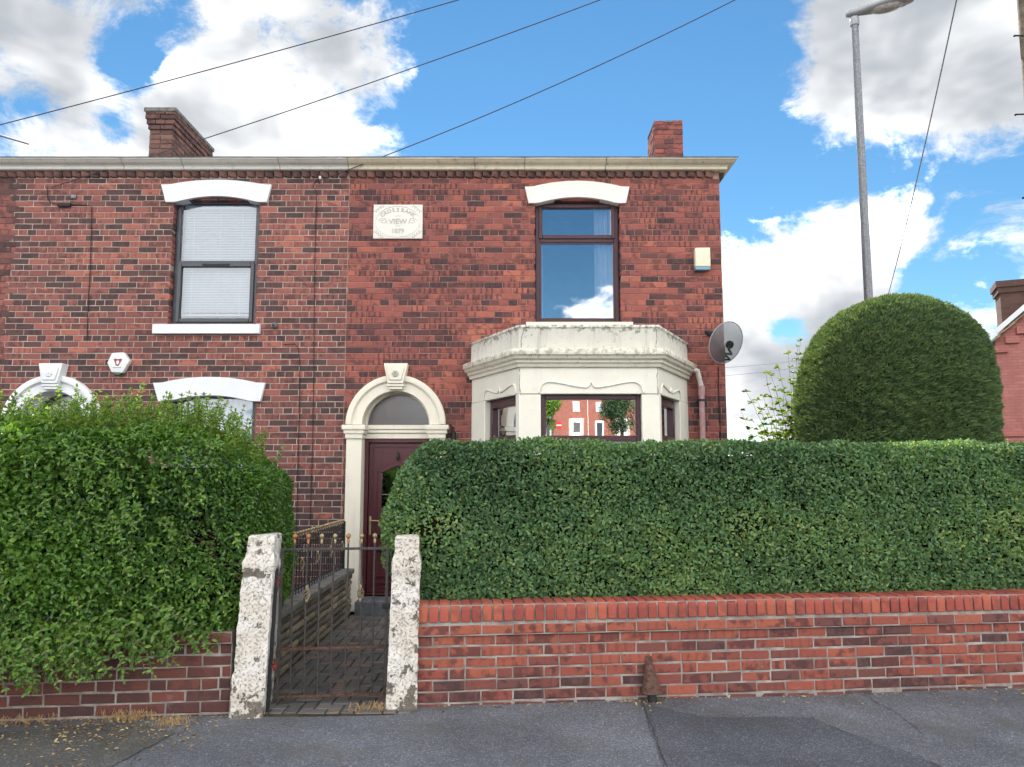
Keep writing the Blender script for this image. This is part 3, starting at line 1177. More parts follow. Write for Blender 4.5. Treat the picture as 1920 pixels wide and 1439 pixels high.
def basket(x, z, R=.022, H=.10, n=4):
    m = MB()
    for k in range(n):
        pts = []
        for i in range(13):
            t = i / 12
            a = 2 * math.pi * (k / n + t * .9)
            rr = R * math.sin(math.pi * t) + .005
            pts.append((x + rr * math.cos(a), rr * math.sin(a), z + (t - .5) * H))
        m.tube(pts, .0032, 5)
    m.lathe([(.006, -.012), (.012, 0), (.006, .014)], (x, 0, z - H / 2), 8)
    m.lathe([(.006, -.012), (.012, 0), (.006, .014)], (x, 0, z + H / 2), 8)
    return m


for i in range(7):
    x = GW * (i + .93) / 7.9
    wob = rnd.uniform(-.012, .012)
    m = MB()
    zt = 1.17
    m.tube([(x, 0, .05), (x + wob * .5, 0, .4), (x + wob, 0, .75), (x, 0, zt)], .0068, 8)
    bar = m.build('bar', MAT['iron_worn'], groot, local=True, smooth=True)
    m = MB()
    m.sphere((x, 0, zt + .024), .0185, 14)
    m.lathe([(.008, -.03), (.011, -.012), (.008, 0), (.012, .008)], (x, 0, zt), 10)
    m.build('finial', MAT['brass_rust'] if i in (1, 4, 0) else MAT['gold'], bar, local=True, smooth=True)
    if i in (1, 5):
        basket(x, .775, .019, .10).build('basket_twist', MAT['gold'], bar, local=True, smooth=True)
m = MB()
m.box(GW - .03, GW + .035, -.03, -.015, .66, .70)
m.tube([(GW - .02, -.03, .68), (GW - .02, -.06, .68)], .007, 8)
m.build('latch', MAT['iron'], groot, local=True)

# ------------------------------------------------------------------ side wall of split stone, railing on it
SWX = -1.91
SWY0, SWY1 = wall_y(-1.9) + .26, 9.40
swall = thing('stone_dividing_wall', 'low split stone wall along the path with grey coping and iron railing on top', 'wall', (SWX - .1, (SWY0 + SWY1) / 2, 0))
m = MB()
m.box(SWX - .19, SWX - .012, SWY0 + .01, SWY1 - .002, -.1, .47)
m.build('mortar', MAT['mortar_dark'], swall)
smesh = []
for v in range(6):
    bm_ = MB()
    vs, fs = [], []
    nx, nz = 8, 4
    for j in range(nz + 1):
        for i in range(nx + 1):
            u, w = i / nx - .5, j / nz - .5
            e = min(1 - abs(2 * u), (1 - abs(2 * w)) * .8)
            bulge = .013 * min(1, e * 6) + .011 * mnoise.noise(Vector((u * 7 + v * 9, w * 5, 2))) * min(1, e * 4)
            vs.append((bulge, u, w))
    for j in range(nz):
        for i in range(nx):
            a = j * (nx + 1) + i
            fs.append((a, a + 1, a + nx + 2, a + nx + 1))
    # side skirts go into the mortar
    ring = [i for i in range(nx + 1)] + [j * (nx + 1) + nx for j in range(1, nz + 1)] + [nz * (nx + 1) + i for i in range(nx - 1, -1, -1)] + [j * (nx + 1) for j in range(nz - 1, 0, -1)]
    o_ = len(vs)
    vs += [(-.05, vs[i][1], vs[i][2]) for i in ring]
    m_ = len(ring)
    fs += [(ring[i], o_ + i, o_ + (i + 1) % m_, ring[(i + 1) % m_]) for i in range(m_)]
    fs.append(tuple(o_ + i for i in range(m_)))
    bm_.add(vs, fs)
    o = bm_.build('stone_block', MAT['split'], smooth=True)
    smesh.append(o.data)
    bpy.data.objects.remove(o)
sr = random.Random(5)
base = wloc(swall)
rows = 7
rh = .485 / rows
for k in range(rows):
    y = SWY0 + sr.uniform(-.15, 0)
    while y < SWY1:
        w = sr.choice((.21, .32, .27, .40))
        a, b = max(y, SWY0), min(y + w, SWY1)
        if b - a > .05:
            o = bpy.data.objects.new('stone_block', smesh[sr.randrange(6)])
            o.parent = swall
            o.location = Vector((SWX - .004 + sr.uniform(-.004, .004), (a + b) / 2, -.01 + (k + .5) * rh)) - base
            o.scale = (1, b - a - .010, rh - .009)
            o['tone'] = min(1, max(0, sr.gauss(.45, .25) + (.35 if a > 8.9 else 0)))
            COL.objects.link(o)
        y += w
for a in np.arange(SWY0, SWY1 - .1, .46):
    b = min(a + .455, SWY1 - .003)
    m = MB()
    m.box(SWX - .225, SWX + .035, a, b, .478, .535)
    m.build('coping_stone', MAT['side_coping'], swall, bevel=.006, segs=1)

RX = SWX - .10
rail = thing('iron_railing', 'black iron railing with gold ball tips on the stone dividing wall', 'railing', (RX, (SWY0 + SWY1) / 2, .53))
for z in (.99, .585):
    m = MB()
    m.box(RX - .006, RX + .006, SWY0 + .12, SWY1 - .03, z - .008, z + .008)
    m.build('rail', MAT['iron'], rail)
for y in (SWY1 - .03, SWY0 + .11):
    m = MB()
    m.box(RX - .02, RX + .02, y - .02, y + .02, .53, 1.09)
    m.build('post', MAT['iron'], rail, bevel=.003, segs=1)
ky = list(np.arange(SWY0 + .2, SWY1 - .06, .098))
for i, y in enumerate(ky):
    m = MB()
    m.tube([(RX, y, .53), (RX, y, 1.085)], .006, 6)
    bar = m.build('bar', MAT['iron'], rail, smooth=True)
    m = MB()
    m.sphere((RX, y, 1.102), .017, 10)
    m.lathe([(.007, -.02), (.010, -.01), (.007, 0)], (RX, y, 1.085), 8)
    m.build('finial', MAT['gold'], bar, smooth=True)
    if i % 6 == 3:
        q = basket(0, 0, .016, .095)
        q.v = [(a + RX, b + y, c + .80) for a, b, c in q.v]
        q.build('basket_twist', MAT['gold'], bar, smooth=True)

# ------------------------------------------------------------------ houses
XR = 2.672                                     # right corner of the end house
XJ = X(650, 560, YH)                           # joint between the two houses
XLL = -7.6
ZC0 = Z(335, YH)                               # top of plain brickwork
ZDENT = Z(321, YH)
ZCT = Z(296, YH - .19)
HZ = Z(567.8, YH)                              # centre of a header course
print('joint', XJ, 'ZC0', ZC0, ZDENT, 'HZ', HZ, 'dentil', Z(320, YH - .05))
endh = thing('end_terrace_house', 'red brick end terrace house with cream bay window, arched doorway and dark brown frames', 'house', ((XJ + XR) / 2, YH + 4, 0))
lefth = thing('terraced_house', 'mauve brick terraced house with pale mortar, white lintels and grey window frames', 'house', ((XJ + XLL) / 2, YH + 4, 0))

# openings -------------------------------------------------------------
# right upper window
RW = dict(x0=X(1005, 480, YH), x1=X(1161, 480, YH), z0=Z(606, YH), z1=Z(376, YH))
LW = dict(x0=X(323, 480, YH), x1=X(481, 480, YH), z0=Z(609, YH), z1=Z(372, YH))
LW2 = dict(x0=X(318, 770, YH), x1=X(477, 770, YH), z0=.62, z1=Z(742, YH))
# doors
DXC = X(743, 800, YH)
DSP = Z(797, YH)                               # spring line of the arch
DR_O = (X(836.5, 797, YH) - X(650, 797, YH)) / 2
DR_I = DR_O * 63 / 93
LDXC = X(99, 800, YH)
BAYX = (X(884, 760, YH) + X(1290, 760, YH)) / 2
BAYH = (X(1290, 760, YH) - X(884, 760, YH)) / 2
BY = 8.42
BFH = (X(1236, 700, BY) - X(975, 700, BY)) / 2
BAYTOP = Z(610, BY)
print('bay', BAYX, BAYH, BFH, X(975, 700, BY), X(1236, 700, BY), 'top', BAYTOP, 'door', DXC, DSP, DR_O)

R_rects = [(RW['x0'], RW['x1'], RW['z0'], RW['z1']), (DXC - DR_I, DXC + DR_I, 0, DSP + DR_I), (BAYX - BAYH + .2, BAYX + BAYH - .2, 0.1, BAYTOP - .4)]
L_rects = [(LW['x0'], LW['x1'], LW['z0'], LW['z1']), (LW2['x0'], LW2['x1'], LW2['z0'], LW2['z1']), (LDXC - DR_I, LDXC + DR_I, 0, DSP + DR_I)]


def arch_span(xc, zc, ro):
    if zc < DSP: return (xc - ro * .95, xc + ro * .95)
    dz = zc - DSP
    if dz >= ro * .97: return None
    w = math.sqrt(max(0, (ro * .97) ** 2 - dz ** 2))
    return (xc - w, xc + w)


def holes_right(zc):
    h = []
    for (a, b, c, d) in R_rects[:1]:
        if c - .02 < zc < d: h.append((a - .004, b + .004))
    s = arch_span(DXC, zc, DR_O)
    if s: h.append(s)
    if zc < BAYTOP - .03: h.append((BAYX - BAYH + .03, BAYX + BAYH - .03))
    return h


def holes_left(zc):
    h = []
    for (a, b, c, d) in L_rects[:2]:
        if c - .02 < zc < d: h.append((a - .004, b + .004))
    s = arch_span(LDXC, zc, DR_O)
    if s: h.append(s)
    return h


def tone_right(x, z, r, hdr):
    t = r.gauss(.64, .15) + .30 * vnoise(x, z, .9, 2) + .12 * vnoise(x, z, 3.1, 4)
    if r.random() < .15: t = r.uniform(.0, .28)
    if hdr and r.random() < .22: t = r.uniform(.0, .22)
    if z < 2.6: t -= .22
    return min(1, max(.01, t))


def tone_left(x, z, r, hdr):
    t = r.gauss(.62, .17) + .22 * vnoise(x, z, .8, 9)
    if r.random() < .24: t = r.uniform(.02, .28)
    if hdr and r.random() < .3: t = r.uniform(.0, .25)
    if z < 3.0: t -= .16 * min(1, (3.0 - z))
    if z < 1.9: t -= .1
    return min(1, max(.01, t))


def cut_by_arch(bricks, xc):
    """drop nothing, the stone ring lies over the rough brick ends"""
    return bricks


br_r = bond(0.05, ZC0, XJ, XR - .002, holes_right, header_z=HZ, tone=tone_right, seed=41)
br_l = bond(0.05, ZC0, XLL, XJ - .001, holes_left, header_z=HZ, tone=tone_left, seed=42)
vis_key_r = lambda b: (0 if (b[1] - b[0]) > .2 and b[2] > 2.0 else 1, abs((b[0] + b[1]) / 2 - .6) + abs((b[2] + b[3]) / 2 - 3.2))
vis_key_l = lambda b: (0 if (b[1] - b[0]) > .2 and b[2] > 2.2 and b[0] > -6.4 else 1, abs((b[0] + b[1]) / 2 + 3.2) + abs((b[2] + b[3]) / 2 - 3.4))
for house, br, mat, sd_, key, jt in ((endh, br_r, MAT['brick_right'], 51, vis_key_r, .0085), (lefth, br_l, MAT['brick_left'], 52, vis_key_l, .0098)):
    place_bricks(house, br, mat, YH, limit=300, joint=jt, dep=.205, bev=.004, seed=sd_, key=key, yj=.002, origin=tuple(-wloc(house)))

MAT['side_brick'] = far_brick_mat('side_brick', (.24, .075, .06), (.16, .055, .05), (.2, .13, .11))
m = MB()
backing(m, XJ, XR, 0, ZDENT, YH + .006, YH + .22, R_rects, .022)
m.build('front_wall', MAT['mortar_brown'], endh)
m = MB()
backing(m, XLL, XJ - .002, 0, ZDENT, YH + .006, YH + .22, L_rects, .022)
m.build('front_wall', MAT['mortar_cream'], lefth)
# other walls
m = MB()
m.box(XR - .22, XR - .001, YH + .222, YH + 8, 0, 5.6)
m.build('gable_wall', MAT['side_brick'], endh)
m = MB()
m.box(XJ, XR - .222, YH + 7.8, YH + 7.99, 0, 5.6)
m.build('rear_wall', MAT['side_brick'], endh)
m = MB()
m.box(XLL, XJ - .004, YH + 7.8, YH + 7.99, 0, 5.6)
m.build('rear_wall', MAT['side_brick'], lefth)
m = MB()
m.box(XLL, XLL + .2, YH + .225, YH + 7.79, 0, 5.6)
m.build('party_wall', MAT['side_brick'], lefth)
# floors inside keep the rooms apart
for house, a, b in ((endh, XJ + .01, XR - .24), (lefth, XLL + .21, XJ - .01)):
    m = MB()
    m.box(a, b, YH + .23, YH + 7.7, 2.75, 2.95)
    m.box(a, b, YH + .23, YH + 7.7, -.05, .05)
    m.box(a, b, YH + 3.2, YH + 3.3, .06, 2.74)
    m.box(a, b, YH + 3.2, YH + 3.3, 2.96, 5.5)
    m.build('room_interior', MAT['room'], house)

# roofs: shallow, hidden behind the cornice
for house, a, b in ((endh, XJ + .001, XR + .08), (lefth, XLL, XJ - .001)):
    m = MB()
    prof = [(YH - .05, ZCT - .06), (YH + 4.2, ZCT + 1.05), (YH + 8.3, ZCT - .05), (YH + 8.3, ZCT - .15), (YH + .1, ZCT - .15)]
    n_ = len(prof)
    m.add([(a, y, z) for y, z in prof] + [(b, y, z) for y, z in prof], [tuple(range(n_)), tuple(range(2 * n_ - 1, n_ - 1, -1))] + [(i, (i + 1) % n_, (i + 1) % n_ + n_, i + n_) for i in range(n_)])
    m.build('roof', MAT['slate'], house)

# dentil course --------------------------------------------------------
dm = []
for v in range(4):
    m = MB()
    w = .100
    # tilted header with a slanting face
    vs = [(-w / 2, -.045, .01), (w / 2, -.012, -.0), (w / 2, .06, 0), (-w / 2, .06, .01), (-w / 2 + .0, -.062, .078), (w / 2, -.028, .082), (w / 2, .06, .082), (-w / 2, .06, .078)]
    m.add([(a + rnd.uniform(-.004, .004), b + rnd.uniform(-.004, .004), c + rnd.uniform(-.004, .004)) for a, b, c in vs],
          [(0, 1, 5, 4), (1, 2, 6, 5), (2, 3, 7, 6), (3, 0, 4, 7), (4, 5, 6, 7), (3, 2, 1, 0)])
    o = m.build('dentil_brick', MAT['brick_chimney'], bevel=.006, segs=1)
    dm.append(o.data)
    bpy.data.objects.remove(o)
for house, a, b in ((endh, XJ + .05, XR - .05), (lefth, -6.9, XJ - .05)):
    x = a
    org = wloc(house)
    while x < b:
        o = bpy.data.objects.new('dentil_brick', dm[rnd.randrange(4)])
        o.parent = house
        o.location = Vector((x, YH, ZC0 + .004)) - org
        o['tone'] = min(1, max(0, rnd.gauss(.55, .2)))
        COL.objects.link(o)
        x += .1145 if house is endh else .118

# cornice stones -------------------------------------------------------
czb, czt = ZC0 + .088, ZCT
dz = czt - czb
cprof = [(-.1, czb), (.075, czb), (.085, czb + .10 * dz), (.085, czb + .36 * dz), (.10, czb + .40 * dz), (.10, czb + .47 * dz), (.125, czb + .52 * dz),
         (.16, czb + .70 * dz), (.175, czb + .86 * dz), (.19, czb + .90 * dz), (.19, czb + .985 * dz), (-.1, czb + .985 * dz)]
joints_r = [XJ] + [X(p, 305, YH - .15) for p in (890, 984, 1137)]
for i, a in enumerate(joints_r):
    if i < len(joints_r) - 1:
        pth = [(a + .003, YH), (joints_r[i + 1] - .003, YH)]
    else:
        pth = [(a + .003, YH), (XR, YH), (XR, YH + 7.9)]
    MB().sweep(pth, cprof).build('cornice_stone', MAT['cornice_right'], endh, bevel=.003, segs=1)
joints_l = [XLL, -6.6] + [X(p, 305, YH - .15) for p in (228, 340, 522)] + [XJ]
for a, b in zip(joints_l[:-1], joints_l[1:]):
    MB().sweep([(a + .003, YH), (b - .003, YH)], cprof).build('cornice_stone', MAT['cornice_left'], lefth, bevel=.003, segs=1)
lp_ = [(-.08, czt - .006), (.18, czt - .006), (.2, czt + .012), (-.08, czt + .02)]
MB().sweep([(XJ, YH), (XR, YH), (XR, YH + 7.9)], lp_).build('lead_capping', MAT['lead'], endh)
MB().sweep([(XLL, YH), (XJ - .002, YH)], lp_).build('lead_capping', MAT['lead'], lefth)


# lintels ---------------------------------------------------------------
def lintel(house, p0, p1, q0, q1, ytop, yend, ybot, ybotmid, mat, name='lintel'):
    """p0..p1 top ends, q0..q1 bottom ends (pixels on the facade), with a risen back and a segmental underside"""
    Yf = YH - .045
    n_ = 24
    top, bot = [], []
    for i in range(n_ + 1):
        t = i / n_
        u = abs(2 * t - 1)
        zt = Z(ytop, Yf) if True else 0
        rise = (Z(ytop, Yf) - Z(yend, Yf))
        if u > .86:
            z = Z(yend, Yf)
        else:
            z = Z(yend, Yf) + rise * (1 - (u / .86) ** 2)
        top.append((X(p0, ytop, Yf) + (X(p1, ytop, Yf) - X(p0, ytop, Yf)) * t, z))
        if u > .80:
            zb = Z(ybot, Yf)
        else:
            zb = Z(ybot, Yf) + (Z(ybotmid, Yf) - Z(ybot, Yf)) * (1 - (u / .80) ** 2)
        bot.append((X(q0, ybot, Yf) + (X(q1, ybot, Yf) - X(q0, ybot, Yf)) * t, zb))
    MB().strip(top, bot, Yf, YH + .12).build(name, mat, house, bevel=.004, segs=1)


lintel(endh, 984, 1180, 991, 1174, 339, 350, 381, 370, MAT['stone_plain'])
lintel(lefth, 302, 509, 310, 500, 337, 346, 379, 368, MAT['stone_white'])
lintel(lefth, 287, 497, 296, 488, 707, 718, 753, 742, MAT['stone_white'])


# windows ----------------------------------------------------------------
def frame_ring(m, x0, x1, z0, z1, y0, y1, w, wb=None):
    wb = wb or w
    m.box(x0, x0 + w, y0, y1, z0, z1)
    m.box(x1 - w, x1, y0, y1, z0, z1)
    m.box(x0 + w, x1 - w, y0, y1, z1 - w, z1)
    m.box(x0 + w, x1 - w, y0, y1, z0, z0 + wb)


def pane(house, x0, x1, z0, z1, y, mat):
    m = MB()
    m.box(x0, x1, y, y + .006, z0, z1)
    return m.build('pane', mat, house)


def curtain(parent, x0, x1, z0, z1, y, mat, waves=6, amp=.025, name='curtain'):
    m = MB()
    n_ = waves * 8
    vs = []
    for i in range(n_ + 1):
        t = i / n_
        x = x0 + (x1 - x0) * t
        yy = y + amp * math.sin(t * waves * 2 * math.pi) + .4 * amp * math.sin(t * waves * 5.1)
        vs += [(x, yy, z0), (x, yy, z1)]
    m.add(vs, [(2 * i, 2 * i + 2, 2 * i + 3, 2 * i + 1) for i in range(n_)])
    return m.build(name, mat, parent, smooth=True)


# right upper window: dark brown, small light over a large one
win = MB()
a, b, c, d = RW['x0'] - .004, RW['x1'] + .004, RW['z0'] + .004, RW['z1'] + .02
Yw = YH + .09
frame_ring(win, a, b, c, d, Yw, Yw + .07, .056, .06)
ztr = Z(451, Yw)
win.box(a + .056, b - .056, Yw, Yw + .07, ztr - .026, ztr + .022)
w1 = win.build('window', MAT['frame_brown'], endh, bevel=.005, segs=1, label='dark brown upper window reflecting sky')
m = MB()
frame_ring(m, a + .042, b - .042, ztr + .016, d - .045, Yw - .018, Yw + .03, .05)
m.build('opening_light', MAT['frame_brown'], w1, bevel=.006, segs=1)
m = MB()
frame_ring(m, a + .055, b - .055, c + .058, ztr - .025, Yw + .010, Yw + .03, .020)
m.build('glazing_bead', MAT['frame_brown'], w1)
m = MB()
m.prism([(a, d - .002), (b, d - .002), (b, d + .05), (a, d + .05)], Yw + .02, Yw + .06)
m.build('head_infill', MAT['frame_brown'], w1)
pane(w1, a + .09, b - .09, ztr + .062, d - .092, Yw + .02, MAT['glass_sky'])
pane(w1, a + .058, b - .058, c + .06, ztr - .034, Yw + .024, MAT['glass_sky'])
curtain(w1, b - .30, b - .06, c + .03, d - .03, Yw + .125, MAT['curtain'], 4, .025)
curtain(w1, a + .02, a + .10, c + .03, d - .03, Yw + .125, MAT['curtain'], 2, .02)
m = MB()
m.box(RW['x0'] - .03 - .1, RW['x1'] + .15, YH - .075, YH + .12, RW['z0'] - .055, RW['z0'] + .0)
m.build('window_sill', MAT['stone_cream'], endh, bevel=.004, segs=1)

# left upper window: grey, two lights, white blind


def grey_window(rect, split, lbl):
    a, b, c, d = rect['x0'] - .006, rect['x1'] + .006, rect['z0'] + .004, rect['z1'] + .03
    Yw = YH + .085
    m = MB()
    frame_ring(m, a, b, c, d, Yw, Yw + .07, .06, .05)
    zt = split
    m.box(a + .06, b - .06, Yw - .004, Yw + .07, zt - .034, zt + .034)
    w = m.build('window', MAT['frame_grey'], lefth, bevel=.005, segs=1, label=lbl)
    m = MB()
    frame_ring(m, a + .05, b - .05, c + .04, zt + .0, Yw - .02, Yw + .03, .05)
    m.build('opening_light', MAT['frame_grey'], w, bevel=.006, segs=1)
    m = MB()
    m.box((a + b) / 2 - .17, (a + b) / 2 + .17, Yw - .045, Yw - .02, zt - .03, zt - .012)
    m.build('handle', MAT['frame_grey'], w, bevel=.004, segs=1)
    m = MB()
    m.prism([(a, d + .001), (b, d + .001), (b, d + .06), (a, d + .06)], Yw + .02, Yw + .06)
    m.build('head_infill', MAT['frame_grey'], w)
    pane(w, a + .062, b - .062, zt + .036, d - .062, Yw + .03, MAT['glass_clear'])
    pane(w, a + .098, b - .098, c + .092, zt - .052, Yw + .012, MAT['glass_clear'])
    return w, a, b, c, d, Yw


lw, a, b, c, d, Yw = grey_window(LW, Z(494, YH + .085), 'grey upper window with lowered white blind')
m = MB()
z = d - .10
while z > c + .17:
    m.add([(a + .07, Yw + .10, z), (b - .07, Yw + .10, z), (b - .07, Yw + .122, z + .023), (a + .07, Yw + .122, z + .023)], [(0, 1, 2, 3)])
    z -= .022
m.box(a + .07, b - .07, Yw + .095, Yw + .125, c + .145, c + .165)
m.box(a + .065, b - .065, Yw + .09, Yw + .13, d - .11, d - .065)
for k in (.18, .5, .76):
    x = a + (b - a) * k
    m.box(x - .003, x + .003, Yw + .093, Yw + .0945, c + .15, d - .08)
m.build('venetian_blind', MAT['blind'], lw)
m = MB()
m.box(LW['x0'] - .18, LW['x1'] + .09, YH - .06, YH + .10, LW['z0'] - .125, LW['z0'] - .004)
m.build('window_sill', MAT['stone_white'], lefth, bevel=.005, segs=1)
lw2, a, b, c, d, Yw = grey_window(LW2, 1.45, 'grey ground floor window behind the hedge')
curtain(lw2, a + .08, b - .08, c + .05, d - .06, Yw + .14, MAT['curtain'], 9, .02, 'net_curtain')
m = MB()
m.box(LW2['x0'] - .12, LW2['x1'] + .12, YH - .06, YH + .10, LW2['z0'] - .12, LW2['z0'] - .004)
m.build('window_sill', MAT['stone_white'], lefth, bevel=.005, segs=1)


# arched doorways --------------------------------------------------------
def arc(xc, zc, r, n_=36, a0=0.0, a1=math.pi):
    return [(xc + r * math.cos(a0 + (a1 - a0) * i / n_), zc + r * math.sin(a0 + (a1 - a0) * i / n_)) for i in range(n_ + 1)]


def doorway(house, xc, mat, doored):
    Yf = YH - .05
    ro, ri = DR_O, DR_I
    m = MB().strip(arc(xc, DSP, ro * .90), arc(xc, DSP, ri), Yf, YH + .20)
    ar = m.build('door_arch', mat, house, bevel=.004, segs=1)
    MB().strip(arc(xc, DSP, ro), arc(xc, DSP, ro * .88), Yf - .035, YH + .05).build('hood_mould', mat, ar, bevel=.012, segs=2)
    MB().strip(arc(xc, DSP, ro * .885), arc(xc, DSP, ro * .86), Yf - .012, YH).build('inner_bead', mat, ar, bevel=.005, segs=1)
    # keystone with rosette
    kt, kb = DSP + ro * 1.22, DSP + ro * .70
    kw, kn = .148, .098
    m = MB()
    m.prism([(xc - kn, kb + .07), (xc + kn, kb + .07), (xc + kw, kt), (xc - kw, kt)], Yf - .09, YH + .05)
    k = m.build('keystone', mat, house, bevel=.006, segs=1)
    m = MB()
    m.prism([(xc - kn * .75, kb + .11), (xc + kn * .75, kb + .11), (xc + kw * .75, kb + .26), (xc + kw * .72, kt - .03), (xc - kw * .72, kt - .03), (xc - kw * .75, kb + .26)], Yf - .105, Yf - .085)
    m.build('raised_panel', mat, k, bevel=.006, segs=1)
    m = MB()
    for i in range(6):
        t = i * math.pi / 3
        m.lathe([(.001, -.008), (.014, -.004), (.018, .004), (.012, .012), (.001, .015)], (xc + .026 * math.cos(t), Yf - .108, kt - .13 + .026 * math.sin(t)), 8, Matrix.Rotation(math.pi / 2, 3, 'X'))
    m.lathe([(.001, -.01), (.012, 0), (.010, .014), (.001, .018)], (xc, Yf - .109, kt - .13), 8, Matrix.Rotation(math.pi / 2, 3, 'X'))
    m.build('rosette', MAT['plaque_cut'] if doored else mat, k, smooth=True)
    m = MB()
    m.box(xc - kn * 1.05, xc + kn * 1.05, Yf - .075, YH + .02, kb + .035, kb + .068)
    m.box(xc - kn * .85, xc + kn * .85, Yf - .06, YH + .02, kb, kb + .034)
    m.build('keystone_foot', mat, k, bevel=.006, segs=1)
    # jambs and capitals
    capz0 = Z(823, YH)
    for s in (-1, 1):
        x0, x1 = sorted((xc + s * ri * 1.0, xc + s * ro * .985))
        m = MB()
        m.box(x0, x1, Yf + .012, YH + .20, .0, capz0)
        m.build('jamb', mat, house, bevel=.004, segs=1)
        m = MB()
        hh = DSP - capz0
        for (e, za, zb) in ((.012, 0, .34), (.030, .345, .62), (.05, .625, .97)):
            m.box(x0 - e * (1 if s > 0 else 1), x1 + e, Yf - e, YH + .20, capz0 + hh * za, capz0 + hh * zb)
        m.build('capital', mat, house, bevel=.008, segs=2)
    return Yf


doorway(endh, DXC, MAT['stone_cream'], True)
doorway(lefth, LDXC, MAT['stone_white'], False)
Yd = YH + .215
for house, xc, matp in ((endh, DXC, MAT['stone_cream']), (lefth, LDXC, MAT['stone_white'])):
    m = MB()
    zt0 = Z(822, YH)
    hh = DSP - zt0
    for (e, za, zb) in ((.0, 0, .42), (.022, .425, .7), (.04, .705, 1.04)):
        m.box(xc - DR_I + .001, xc + DR_I - .001, Yd - .05 - e, Yd + .05, zt0 + hh * za, zt0 + hh * zb)
    m.build('transom', matp, house, bevel=.006, segs=1)
    m = MB().strip(arc(xc, DSP + .01, DR_I - .001), arc(xc, DSP + .01, DR_I - .03), Yd - .06, Yd + .03)
    fl = m.build('fanlight', matp, house, bevel=.005, segs=1)
    m = MB()
    m.prism(arc(xc, DSP + .015, DR_I - .025), Yd, Yd + .008)
    m.build('pane', MAT['glass_dull'], fl)

# front door of the end house
dx0, dx1 = DXC - DR_I, DXC + DR_I
dzb, dzt = .16, Z(822, YH) - .002
m = MB()
frame_ring(m, dx0 + .002, dx1 - .002, dzb, dzt, Yd - .045, Yd + .05, .048, .03)
door = m.build('front_door', MAT['door'], endh, bevel=.006, segs=1, label='wine red front door with gold handle')
lx0, lx1, lz0, lz1 = dx0 + .056, dx1 - .056, dzb + .034, dzt - .054
gx0, gx1 = lx0 + .16, lx1 - .16
gz0, gz1 = dzb + .78, dzt - .42
gm = (gx0 + gx1) / 2
m = MB()
backing(m, lx0, lx1, lz0, lz1, Yd - .012, Yd + .04, [(gx0, gx1, gz0, gz1 + .09)])
m.prism([(gx0, gz1 - .001), (gm, gz1 + .089), (gx0, gz1 + .0905)], Yd - .0115, Yd + .04)
m.prism([(gx1, gz1 - .001), (gx1, gz1 + .0905), (gm, gz1 + .089)], Yd - .0115, Yd + .04)
m.build('leaf', MAT['door'], door, bevel=.002, segs=1)
m = MB()
frame_ring(m, lx0 + .045, lx1 - .045, lz0 + .05, lz1 - .045, Yd - .019, Yd - .008, .012)
m.build('moulding', MAT['door'], door, bevel=.003, segs=1)
m = MB()
tk = .045
for (p, q) in (((gx0 - tk, gz0 - .02), (gx0, gz1 + .0)),):
    pass
m.prism([(gx0 - tk, gz0 - tk), (gx0, gz0 - tk), (gx0, gz1), (gx0 - tk, gz1 + .03)], Yd - .035, Yd - .005)
m.prism([(gx1, gz0 - tk), (gx1 + tk, gz0 - tk), (gx1 + tk, gz1 + .03), (gx1, gz1)], Yd - .035, Yd - .005)
m.prism([(gx0 - tk - .012, gz1 + .02), (gx0 - .0, gz1 - .005), (gm, gz1 + .085), (gx1, gz1 - .005), (gx1 + tk + .012, gz1 + .02), (gm, gz1 + .145)], Yd - .042, Yd - .003)
m.box(gx0 - .0005, gx1 + .0005, Yd - .035, Yd - .005, gz0 - tk, gz0)
m.build('glass_surround', MAT['door'], door, bevel=.004, segs=1)
m = MB()
m.prism([(gx0, gz0), (gx1, gz0), (gx1, gz1), (gm, gz1 + .09), (gx0, gz1)], Yd + .002, Yd + .008)
m.build('pane', MAT['glass_bay'], door)
m = MB()
m.box(gx0, gx1, Yd - .004, Yd + .0015, gz0 + .45, gz0 + .458)
m.box(gm - .004, gm + .004, Yd - .004, Yd + .0015, gz0, gz1 + .08)
m.build('leading', MAT['lead'], door)
for z in (.36, .44):
    m = MB()
    m.box(lx0 + .09, lx1 - .09, Yd - .03, Yd - .006, dzb + z - .22, dzb + z - .20)
    m.build('lower_moulding', MAT['door'], door, bevel=.004, segs=1)
for z in (.76, .58):
    m = MB()
    m.box(gx0 - .05, lx1 - .05, Yd - .06, Yd - .006, dzb + z - .03, dzb + z)
    m.build('letter_plate' if z > .7 else 'panel_ledge', MAT['iron'], door, bevel=.004, segs=1)
hz = Z(985, Yd)
m = MB()
m.box(lx0 + .012, lx0 + .042, Yd - .024, Yd - .010, hz - .12, hz + .11)
hd = m.build('handle_plate', MAT['gold'], door, bevel=.008, segs=2)
m = MB()
m.tube([(lx0 + .027, Yd - .02, hz + .06), (lx0 + .027, Yd - .065, hz + .06), (lx0 + .05, Yd - .07, hz + .06), (lx0 + .145, Yd - .068, hz + .056)], .0085, 8)
m.build('lever', MAT['gold'], hd, smooth=True)
m = MB()
m.lathe([(.006, -.05), (.018, -.03), (.02, 0), (.008, .02), (.012, .045), (.003, .07)], (gm, Yd - .05, gz1 + .20), 10)
m.build('knocker', MAT['iron'], door, smooth=True)
for z0_, z1_, yy in ((.0, .155, .26),):
    m = MB()
    m.box(DXC - DR_I + .004, DXC + DR_I - .004, YH - .28, YH + .16, -.05, .155)
    m.build('door_step', MAT['step'], endh, bevel=.012, segs=2)
m = MB()
m.box(LDXC - DR_I + .004, LDXC + DR_I - .004, YH - .2, YH + .16, -.05, .155)
m.build('door_step', MAT['step'], lefth, bevel=.012, segs=2)
m = MB()
